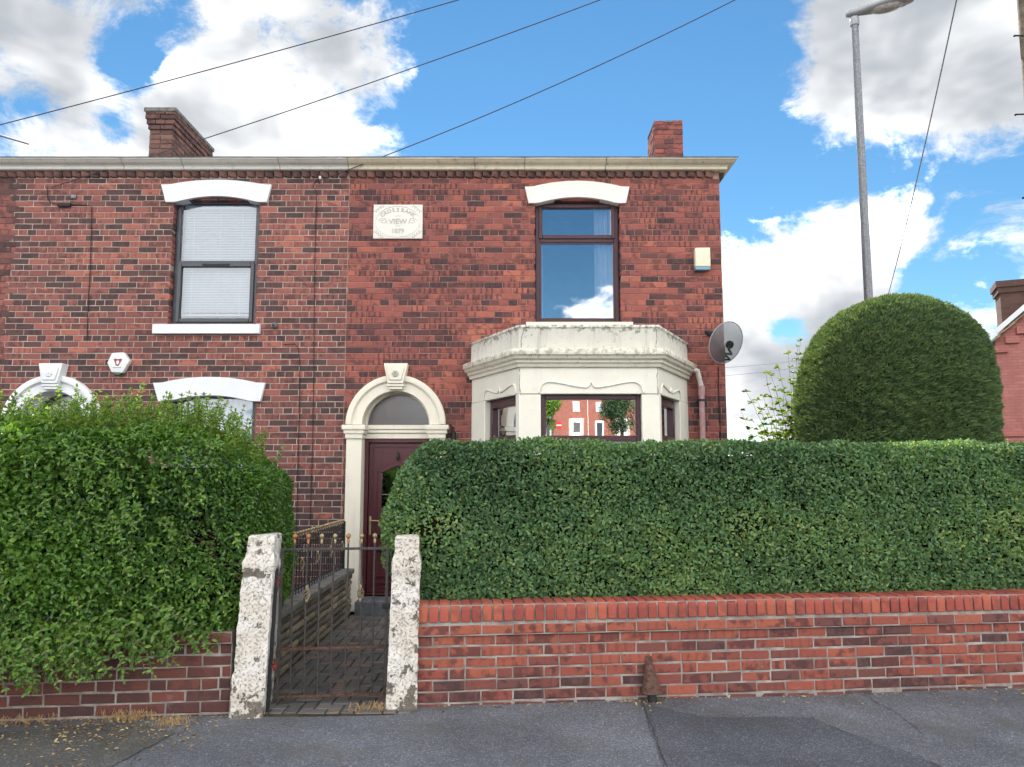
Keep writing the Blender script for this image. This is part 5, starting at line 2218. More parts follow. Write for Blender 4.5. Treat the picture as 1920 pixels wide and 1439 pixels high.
# head pointing to the right and towards the viewer
hd_ = Vector((.86, -.42, .02)).normalized()
e1 = hd_
e3 = Vector((0, 0, 1))
e2 = e3.cross(e1).normalized()
e3 = e1.cross(e2).normalized()
o_ = Vector((lt.x - .03, LY, lt.z + .02))
m = MB()
vs, fs = [], []
n_ = 20
secs = ((-.10, .05, .06, .03), (-.04, .075, .085, .05), (.12, .09, .09, .06), (.30, .14, .08, .07), (.54, .18, .07, .075), (.76, .165, .06, .06), (.90, .10, .045, .04), (.95, .02, .02, .02))
for (u, wv, zt_, zb_) in secs:
    for k in range(n_):
        a = 2 * math.pi * k / n_
        zc_ = math.sin(a)
        vs.append(o_ + e1 * u + e2 * (wv * math.cos(a)) + e3 * ((zt_ if zc_ > 0 else zb_ * .8) * zc_ + .07))
for i in range(len(secs) - 1):
    for k in range(n_):
        fs.append((i * n_ + k, i * n_ + (k + 1) % n_, (i + 1) * n_ + (k + 1) % n_, (i + 1) * n_ + k))
fs += [tuple(range(n_ - 1, -1, -1)), tuple(range((len(secs) - 1) * n_, len(secs) * n_))]
m.add(vs, fs)
head = m.build('lamp_head', MAT['lamp_body'], lamp, smooth=True)
m = MB()
vs = []
for (s, dzz) in ((1.0, .0), (.85, -.035), (.5, -.06), (.05, -.068)):
    for k in range(24):
        a = 2 * math.pi * k / 24
        vs.append(o_ + e1 * (.52 + .25 * s * math.cos(a)) + e2 * (.135 * s * math.sin(a)) + e3 * (.028 + dzz))
m.add(vs, [(i * 24 + k, i * 24 + (k + 1) % 24, (i + 1) * 24 + (k + 1) % 24, (i + 1) * 24 + k) for i in range(3) for k in range(24)] + [tuple(range(72, 96))])
m.build('lens', MAT['lamp_glass'], head, smooth=True)
m = MB()
m.tube([o_ + e3 * .13 + e1 * .12, o_ + e3 * .20 + e1 * .12], .012, 8)
m.build('photocell', MAT['lamp_body'], head, smooth=True)
m = MB()
m.lathe([(.07, -.12), (.075, -.1), (.075, .0), (.06, .03)], (lt.x, LY, lt.z), 14)
m.build('spigot_collar', MAT['lamp_body'], head, smooth=True)

# TV aerial at the left edge, on the roof
ay = 12.4
aer = thing('tv_aerial', 'thin grey television aerial above the roof at the left edge', 'aerial', tuple(at(-60, 250, ay)))
p0, p1 = at(-60, 238, ay), at(54, 271, ay)
MB().tube([p0, p1], .010, 6).build('boom', MAT['wire'], aer)
for i in range(7):
    t = .05 + .9 * i / 6
    q = p0.lerp(p1, t)
    MB().tube([q + Vector((0, -.16, -.02)), q + Vector((0, .12, .05))], .006, 5).build('element', MAT['wire'], aer)
q = p0.lerp(p1, .1)
MB().tube([(q.x, ay, q.z), (q.x, ay, 6.3)], .014, 6).build('mast', MAT['wire'], aer)

# ------------------------------------------------------------------ foliage


def leaves(name, P, D, Nn, L, W, tone, mat, parent, fold=.22, two=False):
    """many small folded leaves as one mesh"""
    n = len(P)
    D = D / np.linalg.norm(D, axis=1, keepdims=True)
    Sv = np.cross(D, Nn)
    Sv /= np.linalg.norm(Sv, axis=1, keepdims=True) + 1e-9
    Up = np.cross(Sv, D)
    L = np.broadcast_to(np.asarray(L, float), (n,))[:, None]
    W = np.broadcast_to(np.asarray(W, float), (n,))[:, None]
    if two:
        tmpl = [(0, 0, 0), (.5, .5, fold), (1, 0, -.1), (.5, -.5, fold)]
        faces = [(0, 1, 2), (0, 2, 3)]
    else:
        tmpl = [(0, 0, 0), (.30, .42, fold), (.68, .40, fold), (1.0, 0, -.12), (.68, -.40, fold), (.30, -.42, fold)]
        faces = [(0, 1, 2, 3), (0, 3, 4, 5)]
    k = len(tmpl)
    V = np.empty((n, k, 3))
    for i, (a, b, c) in enumerate(tmpl):
        V[:, i] = P + D * L * a + Sv * W * b + Up * W * c
    fv = len(faces[0])
    idx = (np.arange(n)[:, None, None] * k + np.array(faces)[None]).reshape(-1)
    me = bpy.data.meshes.new(name)
    me.vertices.add(n * k)
    me.vertices.foreach_set('co', V.reshape(-1).astype(np.float32))
    nf = n * len(faces)
    me.loops.add(nf * fv)
    me.loops.foreach_set('vertex_index', idx.astype(np.int32))
    me.polygons.add(nf)
    me.polygons.foreach_set('loop_start', (np.arange(nf) * fv).astype(np.int32))
    me.polygons.foreach_set('loop_total', np.full(nf, fv, np.int32))
    at_ = me.attributes.new('tone', 'FLOAT', 'FACE')
    at_.data.foreach_set('value', np.repeat(np.clip(tone, 0, 1), len(faces)).astype(np.float32))
    me.update()
    me.validate()
    me.materials.append(mat)
    o = bpy.data.objects.new(name, me)
    COL.objects.link(o)
    o.parent = parent
    stuff(o)
    return o


def unit(n):
    v = rng.normal(size=(n, 3))
    return v / np.linalg.norm(v, axis=1, keepdims=True)


def wav(P, s, ph=0.0):
    x, y, z = P[:, 0] * s, P[:, 1] * s, P[:, 2] * s
    return (np.sin(x * 1.7 + ph + 1.3 * np.sin(z * 1.1 + ph)) + np.sin(z * 2.3 + y * 1.1 + ph * 2 + np.sin(x * .9)) + np.sin((x + z) * 1.3 - y + ph * 3)) / 3


def rbox(n, lo, hi, r, weights):
    """points and normals on a box with rounded edges; weights per face (x-, x+, y-, y+, z-, z+)"""
    lo, hi = np.array(lo, float), np.array(hi, float)
    d = hi - lo
    area = np.array([d[1] * d[2]] * 2 + [d[0] * d[2]] * 2 + [d[0] * d[1]] * 2) * np.array(weights, float)
    f = rng.choice(6, n, p=area / area.sum())
    p = lo + rng.random((n, 3)) * d
    ax = f // 2
    p[np.arange(n), ax] = np.where(f % 2 == 0, lo[ax], hi[ax])
    q = np.clip(p, lo + r, hi - r)
    v = p - q
    v /= np.linalg.norm(v, axis=1, keepdims=True)
    return q + v * r, v


def box_core(name, lo, hi, r, mat, parent, shrink=.06, disp=None, n_=10):
    lo, hi = [a + shrink for a in lo], [b - shrink for b in hi]
    lo[2] -= shrink
    m = MB()
    m.box(lo[0], hi[0], lo[1], hi[1], lo[2], hi[2])
    return m.build(name, mat, parent, bevel=max(.01, r - shrink), segs=4, local=True)


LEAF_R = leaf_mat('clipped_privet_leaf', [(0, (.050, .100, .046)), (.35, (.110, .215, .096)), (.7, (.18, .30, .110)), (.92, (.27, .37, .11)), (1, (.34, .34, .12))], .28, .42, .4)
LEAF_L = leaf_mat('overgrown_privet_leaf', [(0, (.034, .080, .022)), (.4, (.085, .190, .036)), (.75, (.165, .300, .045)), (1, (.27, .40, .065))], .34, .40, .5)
LEAF_Y = leaf_mat('yew_spray', [(0, (.042, .075, .042)), (.5, (.105, .170, .075)), (.85, (.165, .235, .09)), (1, (.21, .26, .09))], .2, .6, .25)
LEAF_S = leaf_mat('young_shrub_leaf', [(0, (.05, .09, .025)), (.6, (.10, .17, .035)), (1, (.20, .24, .05))], .5, .5, .4)

# clipped hedge behind the right wall (in the wall's own axes)
rh = thing('clipped_hedge', 'long square clipped privet hedge above the orange brick wall', 'hedge', (0, WALL_Y0, 0), WALL_ROT)
lo, hi = (-.93, .20, .66), (6.6, .98, 1.885)
m = MB()
P_ = [(-.80, .27, .50), (-.80, .9, .50), (-.84, .28, 1.1), (-.84, .9, 1.1), (-.72, .28, 1.62), (-.72, .9, 1.62), (-.50, .30, 1.80), (-.5, .88, 1.80)]
m.add(P_ + [(6.5, .27, .50), (6.5, .9, .50), (6.5, .28, 1.1), (6.5, .9, 1.1), (6.5, .28, 1.62), (6.5, .9, 1.62), (6.5, .30, 1.80), (6.5, .88, 1.80)],
      [(0, 2, 10, 8), (2, 4, 12, 10), (4, 6, 14, 12), (6, 7, 15, 14), (7, 5, 13, 15), (5, 3, 11, 13), (3, 1, 9, 11), (1, 0, 8, 9), (0, 1, 3, 2), (2, 3, 5, 4), (4, 5, 7, 6), (8, 10, 11, 9), (10, 12, 13, 11), (12, 14, 15, 13)])
m.build('light_block_core', MAT['hedge_core'], rh, local=True)  # dark solid core added so no light passes through the leaves


def shape_right(P):
    """the left end leans in towards the top and the foot"""
    z = P[:, 2]
    f = np.clip((-.2 - P[:, 0]) / .75, 0, 1)
    inset = np.where(z > 1.30, .30 * np.clip((z - 1.30) / .58, 0, 1) ** 1.7, 0) + np.where(z < .95, .26 * np.clip((.95 - z) / .3, 0, 1), 0)
    P[:, 0] += inset * f
    return P


n = 120000
P, V = rbox(n, lo, hi, .10, (1.3, .0, 1.0, .12, .25, .55))
P = shape_right(P)
bum = wav(P, 3.0) * .030 + wav(P, 9.0, 2) * .018
depth = rng.exponential(.022, n)
P = P + V * (bum - depth + .012)[:, None]
# thin places where the twigs show
thin = wav(P, 2.3, 4.0) + .7 * wav(P, 6.1, 1.0)
zone = np.exp(-((P[:, 2] - 1.25) / .28) ** 2)
keep = rng.random(n) > np.clip((thin - .62) * 1.6, 0, .6) * zone * (V[:, 1] < -.7)
P, V, bum, thin, zone = P[keep], V[keep], bum[keep], thin[keep], zone[keep]
n = len(P)
Nn = V * .9 + unit(n) * .75 + np.array([0, -.05, .45])
Dd = unit(n) + np.array([0, 0, .35]) + V * .35
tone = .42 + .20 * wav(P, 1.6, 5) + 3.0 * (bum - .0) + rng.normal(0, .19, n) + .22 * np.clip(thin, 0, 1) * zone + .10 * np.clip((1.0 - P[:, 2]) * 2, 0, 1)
tone = np.where(rng.random(n) < .012, .97, tone)
sz = rng.uniform(.65, 1.4, n)
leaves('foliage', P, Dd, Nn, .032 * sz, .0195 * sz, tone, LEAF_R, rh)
m = MB()
for i in range(420):
    x = rnd.uniform(-.6, 6.0)
    z = rnd.gauss(1.22, .2)
    y = .20 + rnd.uniform(.0, .06)
    a = rnd.uniform(-1.4, 1.4)
    m.tube([(x, y + .08, z - .06), (x + .04 * a, y + .02, z), (x + .09 * a, y - .0 + rnd.uniform(-.02, .02), z + rnd.uniform(.0, .07))], [.003, .0024, .0012], 4)
for i in range(26):
    x = -.6 + i * .27 + rnd.uniform(-.05, .05)
    m.tube([(x, .5, .0), (x + rnd.uniform(-.05, .05), .52, .45), (x + rnd.uniform(-.1, .1), .5, .9)], [.018, .015, .01], 5)
stuff(m.build('twigs', MAT['twig'], rh, local=True))


def sprigs(bases, dirs, length, pairs, leaf, droop, spread=.5):
    """leafy shoots: returns leaf arrays and a stem mesh"""
    P, D, Nn, S = [], [], [], []
    stem = MB()
    for b, d in zip(bases, dirs):
        b, d = Vector(b), Vector(d).normalized()
        L = length * rnd.uniform(.55, 1.25)
        np_ = max(3, int(pairs * L / length))
        side = d.cross(Vector((rnd.uniform(-1, 1), rnd.uniform(-1, 1), rnd.uniform(-.3, 1)))).normalized()
        pts = []
        for i in range(np_ + 1):
            t = i / np_
            p = b + d * (L * t) + Vector((0, 0, droop * L * t * t))
            pts.append(p)
            if i > 0:
                sd2 = side if i % 2 else d.cross(side).normalized()
                tang = (pts[-1] - pts[-2]).normalized()
                for s in (-1, 1):
                    P.append(p)
                    dd = (tang * .55 + sd2 * s * 1.0 + Vector((rnd.uniform(-.25, .25), rnd.uniform(-.25, .25), rnd.uniform(-.15, .3))))
                    D.append(dd)
                    Nn.append(tang * .6 + Vector((rnd.uniform(-.4, .4), rnd.uniform(-.6, .2), .8)))
                    S.append((1.15 - .55 * t) * rnd.uniform(.8, 1.2))
        P.append(pts[-1]); D.append(d + Vector((0, 0, .2))); Nn.append(Vector((0, -.5, .8))); S.append(.6)
        stem.tube(pts[::2] if len(pts) > 4 else pts, .0022, 3, caps=False)
    return np.array([tuple(p) for p in P]), np.array([tuple(p) for p in D]), np.array([tuple(p) for p in Nn]), np.array(S), stem


bases, dirs = [], []
for i in range(150):
    bases.append((rnd.uniform(-.4, 6.3), rnd.uniform(.24, .9), 1.86 + rnd.uniform(-.04, .01)))
    dirs.append((rnd.gauss(0, .3), rnd.gauss(-.1, .3), 1))
P, D, Nn, Sz, stem = sprigs(bases, dirs, .075, 4, .03, -.1)
leaves('new_growth', P, D, Nn, .028 * Sz, .015 * Sz, .78 + rng.normal(0, .15, len(P)), LEAF_R, rh)
stuff(stem.build('shoots', MAT['twig'], rh, local=True))

# overgrown hedge behind the left wall
lh = thing('overgrown_hedge', 'overgrown bushy privet hedge spilling over the dark brick wall on the left', 'hedge', (0, WALL_Y0, 0), WALL_ROT)
HL = (-5.4, -.02, .50)
HH = (-1.80, 1.35, 2.00)
m = MB()
m.box(-5.3, -2.12, .18, 1.2, .3, 1.70)
m.build('light_block_core', MAT['hedge_core'], lh, bevel=.2, segs=4, local=True)  # added dark block inside the foliage, stops light shining through


def shape_left(P, V):
    x, z = P[:, 0], P[:, 2]
    # towards the left it bellies out over the wall; to the right it ends in a rounded shoulder
    b = np.clip((-2.0 - x) / 1.9, 0, 1) ** .8
    front = np.clip((.9 - P[:, 1]) / .9, 0, 1)
    P[:, 1] -= front * b * (.34 - .10 * np.abs(z - 1.0))
    P[:, 2] -= (1 - np.clip((z - .5) / .7, 0, 1)) * b * front * .08
    P[:, 2] -= np.clip((x + 2.6) / .65, 0, 1) ** 2 * np.clip((z - 1.2) / .7, 0, 1) * .28
    P[:, 0] += np.clip((x + 3.0) / 1.0, 0, 1) * (-.24) * np.clip((.95 - z) / .45, 0, 1) * np.clip((.3 - P[:, 1]) / .3, 0, 1)
    return P


n = 70000
P, V = rbox(n, HL, HH, .22, (0, 1.2, 1.2, .1, .35, .8))
P = shape_left(P, V)
left = np.clip((-2.3 - P[:, 0]) / 1.2, 0, 1)
bum = wav(P, 3.2, 1) * (.035 + .045 * left) + wav(P, 8.0, 3) * (.015 + .015 * left)
dep = rng.exponential(.03 + .03 * left, n)
P = P + V * (bum - dep + .015)[:, None]
hole = np.exp(-(((P[:, 0] + 2.20) / .13) ** 2 + ((P[:, 2] - 1.22) / .15) ** 2)) + .9 * np.exp(-(((P[:, 0] + 2.12) / .10) ** 2 + ((P[:, 2] - .78) / .12) ** 2))
keep = rng.random(n) > .85 * hole * (P[:, 1] < .35)
P, V, left, bum = P[keep], V[keep], left[keep], bum[keep]
n = len(P)
Nn = V * .7 + unit(n) * .6 + np.array([0, -.1, .75])
Dd = unit(n) * .8 + V * .45 + np.array([.35, -.1, -.05])
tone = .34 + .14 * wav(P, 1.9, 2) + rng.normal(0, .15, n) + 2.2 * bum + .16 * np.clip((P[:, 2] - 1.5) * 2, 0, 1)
sz = rng.uniform(.75, 1.2, n) * (1 + .5 * left)
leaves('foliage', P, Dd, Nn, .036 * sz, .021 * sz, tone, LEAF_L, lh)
# shoots standing up along the top
bases, dirs = [], []
for i in range(520):
    x = rnd.uniform(-4.6, -1.98)
    y = rnd.uniform(.0, 1.2)
    zt = 2.0 - .26 * max(0, min(1, (x + 2.6) / .65)) ** 2
    bases.append((x, y, zt - .10 + rnd.uniform(-.04, .04)))
    dirs.append((rnd.gauss(.10, .22), rnd.gauss(-.1, .22), 1))
a1 = sprigs(bases, dirs, .33, 10, .03, -.08)
# sprays pushing out of the front
bases, dirs = [], []
for i in range(2300):
    x = -1.98 - 2.7 * rnd.random() ** .8
    z = rnd.uniform(.52, 1.9)
    b = max(0, min(1, (-2.0 - x) / 1.9)) ** .8
    if rnd.random() > .12 + b: continue
    y = .10 - b * (.34 - .10 * abs(z - 1.0)) - (0 if z > .6 else .05 * b)
    bases.append((x, y, z - .05 * b * (1 - min(1, max(0, (z - .5) / .7)))))
    dirs.append((rnd.gauss(.55, .35), -rnd.uniform(.35, 1.0), rnd.gauss(.10, .35)))
a2 = sprigs(bases, dirs, .21, 8, .03, -.45)
# hanging sprays over the wall
bases, dirs = [], []
for i in range(230):
    x = -2.35 - 2.2 * rnd.random() ** .9
    b = max(0, min(1, (-2.0 - x) / 1.7))
    bases.append((x, -.12 - .20 * b + rnd.uniform(-.05, .1), .64 - .12 * b + rnd.uniform(-.06, .16)))
    dirs.append((rnd.gauss(.5, .4), -rnd.uniform(.1, .6), -rnd.uniform(.1, .7)))
a3 = sprigs(bases, dirs, .22, 8, .03, -.35)
for arr, t0 in ((a1, .72), (a2, .56), (a3, .56)):
    P, D, Nn, Sz, stem = arr
    k = len(P)
    leaves('shoot_leaves', P, D, Nn, .052 * Sz, .028 * Sz, t0 + rng.normal(0, .17, k), LEAF_L, lh)
    stuff(stem.build('shoots', MAT['twig'], lh, local=True))
m = MB()
for i in range(90):
    q = rnd.random() < .6
    x, z = (rnd.gauss(-2.20, .09), rnd.gauss(1.22, .12)) if q else (rnd.gauss(-2.12, .08), rnd.gauss(.80, .10))
    y = rnd.uniform(-.03, .12)
    m.tube([(x, y + .1, z), (x + rnd.gauss(0, .06), y, z + rnd.gauss(0, .05)), (x + rnd.gauss(0, .11), y - .04, z + rnd.gauss(.02, .07))], [.003, .0025, .0012], 4)
for i in range(14):
    x = -2.2 - i * .22
    m.tube([(x, .6, 0), (x + .05, .6, .5), (x - .05, .55, .9)], [.02, .016, .012], 5)
stuff(m.build('twigs', MAT['twig'], lh, local=True))

# domed evergreen
TY = 8.9
tx = (X(1505, 800, TY) + X(1875, 800, TY)) / 2
tw = (X(1875, 800, TY) - X(1505, 800, TY)) / 2 * .86
tx -= .10
ty = thing('domed_evergreen', 'big clipped evergreen with a rounded dome top behind the hedge', 'tree', (tx, TY, 0))
prof_px = [(850, 184), (780, 185), (740, 185), (700, 181), (660, 172), (625, 155), (600, 132), (580, 104), (566, 72), (556, 38), (552, 4)]
pz = np.array([0.0] + [Z(p, TY - .3) for p, w in prof_px])
pw = np.array([1.0] + [w / 184 for p, w in prof_px])
depth_r = .78


def tree_pt(z, th):
    w = np.interp(z, pz, pw)
    c, s = np.cos(th), np.sin(th)
    k = (np.abs(c) ** 3.0 + np.abs(s) ** 3.0) ** (-1 / 3.0)
    sk = .10 * np.clip((z - 2.4) / 1.3, 0, 1)
    return np.stack([tw * (w * k * c + sk * (1 - .4 * 0)), depth_r * w * k * s, z], -1)


n = 170000
z = rng.uniform(1.2, pz[-1], n * 2)
th = rng.uniform(0, 2 * math.pi, n * 2)
w_ = np.interp(z, pz, pw)
slope = 1 + np.abs(np.gradient(np.interp(np.linspace(pz[0], pz[-1], 200), pz, pw)) * 200 / (pz[-1]))[np.clip((z / pz[-1] * 199).astype(int), 0, 199)] * tw
keep = rng.random(n * 2) < (w_ * slope) / (w_ * slope).max() * np.where(np.sin(th) > .4, .45, 1)
z, th = z[keep][:n], th[keep][:n]
P = tree_pt(z, th)
e = 1e-3
tz = tree_pt(z + e, th) - tree_pt(z - e, th)
tt = tree_pt(z, th + e) - tree_pt(z, th - e)
V = np.cross(tt, tz)
V /= np.linalg.norm(V, axis=1, keepdims=True) + 1e-9
n = len(P)
streak = wav(P * np.array([1, 1, 2.2]), 3.4, 7)
tuft = wav(P * np.array([1, 1, 1.6]), 17.0, 3) + .7 * wav(P * np.array([1, 1, 1.8]), 31.0, 5)
P = P + V * (.010 * streak + .014 * tuft - rng.exponential(.02, n) + .02)[:, None]
Dd = V * .75 + np.stack([rng.normal(.45, .65, n), rng.normal(-.1, .4, n), rng.normal(.42, .35, n)], -1)
Nn = V * .5 + unit(n) * .7 + np.array([0, 0, .5])
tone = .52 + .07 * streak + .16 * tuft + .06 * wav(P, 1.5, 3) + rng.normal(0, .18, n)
leaves('foliage', P, Dd, Nn, rng.uniform(.03, .07, n), rng.uniform(.010, .017, n), tone, LEAF_Y, ty, two=True)
m = MB()
vs, fs = [], []
zz_ = np.linspace(.9, pz[-1] - .05, 16)
for zv in zz_:
    for k in range(28):
        p = tree_pt(np.array([zv]), np.array([2 * math.pi * k / 28]))[0]
        s = .93
        vs.append((p[0] * s, p[1] * s, p[2] - .05))
for i in range(15):
    for k in range(28):
        fs.append((i * 28 + k, i * 28 + (k + 1) % 28, (i + 1) * 28 + (k + 1) % 28, (i + 1) * 28 + k))
fs += [tuple(range(28)), tuple(range(15 * 28, 16 * 28))]
m.add(vs, fs)
m.build('light_block_core', MAT['hedge_core'], ty, local=True, smooth=True)  # dark shell added under the sprays to block light
m = MB()
m.tube([(0, 0, -.1), (0, 0, 1.2)], [.14, .11], 10)
m.build('trunk', MAT['bark'], ty, local=True, smooth=True)

# young shrub in the gap between house and evergreen
SY = 10.4
sb = thing('young_shrub', 'sunlit young shrub with thin leafy stems between house corner and evergreen', 'shrub', (X(1470, 830, SY), SY, 0))
P, D, Nn, Sz = [], [], [], []
stem = MB()
tips = [(1388, 770), (1400, 735), (1412, 790), (1420, 750), (1436, 700), (1446, 705), (1452, 760), (1460, 690), (1470, 730), (1478, 665), (1488, 700), (1496, 650), (1500, 640), (1510, 690), (1440, 780), (1465, 790), (1490, 760), (1425, 800), (1405, 805), (1480, 800), (1500, 730), (1515, 760), (1455, 815), (1435, 812)]
for (px, py) in tips + [(p_ + rnd.uniform(-14, 14), min(815, q_ + rnd.uniform(25, 70))) for p_, q_ in tips if p_ > 1425]:
    Yv = SY + rnd.uniform(-.4, .4)
    tip = at(px, py, Yv)
    b = Vector((X(1490, 830, SY) + rnd.uniform(-.15, .15), SY + rnd.uniform(-.15, .15), .4))
    pts = []
    for i in range(17):
        t = i / 16
        p = b.lerp(tip, t)
        p.x = b.x + (tip.x - b.x) * t ** 1.5
        p += Vector((rnd.uniform(-.01, .01), rnd.uniform(-.01, .01), 0))
        pts.append(p)
        if t > .35:
            for s in range(13 if t < .8 else 5):
                a = rnd.uniform(0, 2 * math.pi)
                P.append(p); D.append(Vector((math.cos(a), math.sin(a), rnd.uniform(-.2, .8)))); Nn.append(Vector((rnd.gauss(0, .4), rnd.gauss(0, .4), 1))); Sz.append(rnd.uniform(.7, 1.25))
    stem.tube(pts, [.007 * (1 - .75 * i / 16) for i in range(17)], 5)
off = np.array(sb.location)
P = np.array([tuple(p) for p in P]) - off
leaves('leaves', P, np.array([tuple(p) for p in D]), np.array([tuple(p) for p in Nn]), .072 * np.array(Sz), .040 * np.array(Sz), .55 + rng.normal(0, .22, len(P)), LEAF_S, sb)
stuff(stem.build('stems', MAT['twig'], sb))

# ------------------------------------------------------------------ neighbouring house far right
NY = 19.0
nb_rot = math.radians(-24)
nc = at(1874, 780, NY)
MAT['far_brick'] = far_brick_mat('far_brick', (.50, .20, .17), (.42, .155, .135), (.30, .15, .135))
MAT['far_brick_dark'] = far_brick_mat('far_brick_sooty', (.15, .075, .06), (.10, .06, .05), (.10, .08, .07))
nb = thing('gabled_house', 'pink red brick gabled house with stone slate roof at the right edge', 'house', (nc.x, NY, 0), nb_rot)
ez = Z(640, NY)
W2, D2 = 7.0, 8.0
gz = ez + 3.1
m = MB()
m.add([(0, 0, 0), (W2, 0, 0), (W2, 0, ez), (W2 / 2, 0, gz), (0, 0, ez), (0, D2, 0), (W2, D2, 0), (W2, D2, ez), (W2 / 2, D2, gz), (0, D2, ez)],
      [(0, 1, 2, 3, 4), (9, 8, 7, 6, 5), (0, 4, 9, 5), (1, 6, 7, 2)])
m.build('wall', MAT['far_brick'], nb, local=True)
sl = math.atan2(gz - ez, W2 / 2)
m = MB()
nsl = Vector((-math.sin(sl), 0, math.cos(sl)))
for row in range(11):
    t0, t1 = -.09 + row * .1, -.09 + (row + 1) * .1 + .025
    k = 0
    y = -.18 - (row % 2) * .16
    while y < D2:
        w = .32 + rnd.uniform(-.05, .05)
        p = lambda t, yy, lift: Vector((t * W2 / 2, yy, ez + t * (gz - ez))) + nsl * lift
        l0 = .05 + rnd.uniform(0, .012)
        q = [p(t0, max(y, -.18), l0), p(t0, min(y + w - .012, D2), l0), p(t1, min(y + w - .012, D2), l0 - .03), p(t1, max(y, -.18), l0 - .03)]
        if y + w > -.15:
            m.add(q + [v - nsl * .03 for v in q], [(0, 1, 2, 3), (7, 6, 5, 4), (0, 4, 5, 1), (1, 5, 6, 2), (2, 6, 7, 3), (3, 7, 4, 0)])
        y += w
stuff(m.build('roof_slates', MAT['far_slate'], nb, local=True))
m = MB()
m.add([(W2 / 2, -.18, gz + .06), (W2 / 2, D2, gz + .06), (W2 + .3, D2, ez - .2), (W2 + .3, -.18, ez - .2), (W2 / 2, -.18, gz), (W2 / 2, D2, gz), (W2 + .3, D2, ez - .26), (W2 + .3, -.18, ez - .26)],
      [(0, 1, 2, 3), (7, 6, 5, 4), (0, 4, 5, 1), (1, 5, 6, 2), (2, 6, 7, 3), (3, 7, 4, 0)])
m.build('roof', MAT['far_slate'], nb, local=True)
m = MB()
for s in (1,):
    d_ = Vector((W2 / 2, 0, gz - ez)).normalized()
    for (o1, o2, ya, yb) in ((.0, .10, -.26, -.16),):
        q = [Vector((-.12, 0, ez - .02)) + nsl * .02, Vector((W2 / 2, 0, gz + .08)) + nsl * .02, Vector((W2 / 2, 0, gz + .08)) + nsl * .13, Vector((-.12, 0, ez - .02)) + nsl * .13]
        m.add([v + Vector((0, ya, 0)) for v in q] + [v + Vector((0, yb, 0)) for v in q], [(0, 1, 2, 3), (7, 6, 5, 4), (0, 4, 5, 1), (1, 5, 6, 2), (2, 6, 7, 3), (3, 7, 4, 0)])
m.build('verge_board', MAT['stone_white'], nb, local=True)
m = MB()
for i in range(14):
    t = i / 14
    p = Vector((t * W2 / 2, -.06, ez + t * (gz - ez) - .30))
    m.box(p.x - .02, p.x + .28, -.09, .0, p.z, p.z + .16)
m.build('corbel_bricks', MAT['far_brick'], nb, local=True)
m = MB()
m.box(-.14, .02, -.02, D2, ez - .10, ez - .0)
m.build('gutter', MAT['iron'], nb, local=True)
m = MB()
m.box(-.015, .5, -.05, -.001, 2.55, 2.62)
m.box(-.012, W2, -.03, -.001, 2.35, 2.44)
m.build('string_course', MAT['far_brick'], nb, local=True)
chx = .24
chz0 = ez + .6
chz1 = Z(535, NY + .5)
m = MB()
m.box(chx, chx + .9, .25, 1.0, chz0 - .6, chz1 - .3)
m.box(chx - .05, chx + .95, .2, 1.05, chz1 - .299, chz1 - .16)
m.box(chx - .09, chx + .99, .16, 1.09, chz1 - .159, chz1)
m.build('chimney', MAT['far_brick_dark'], nb, local=True)
m = MB()
m.box(.95, 1.8, -.03, .05, ez - .35, ez + .25)
wn = m.build('window', MAT['frame_grey'], nb, local=True)
m = MB()
m.box(1.0, 1.75, -.036, -.031, ez - .3, ez + .2)
m.build('pane', MAT['glass_sky'], wn, local=True)
m = MB()
m.tube([(.75, -.03, 2.3), (.78, -.03, 1.9), (.72, -.03, 1.7), (.74, -.03, .2)], .02, 6)
m.build('wall_pipe', MAT['cable'], nb, local=True)

# ------------------------------------------------------------------ houses across the junction (seen in the window glass)
MAT['opp_brick'] = far_brick_mat('opposite_brick', (.42, .13, .085), (.34, .10, .07), (.3, .2, .16))


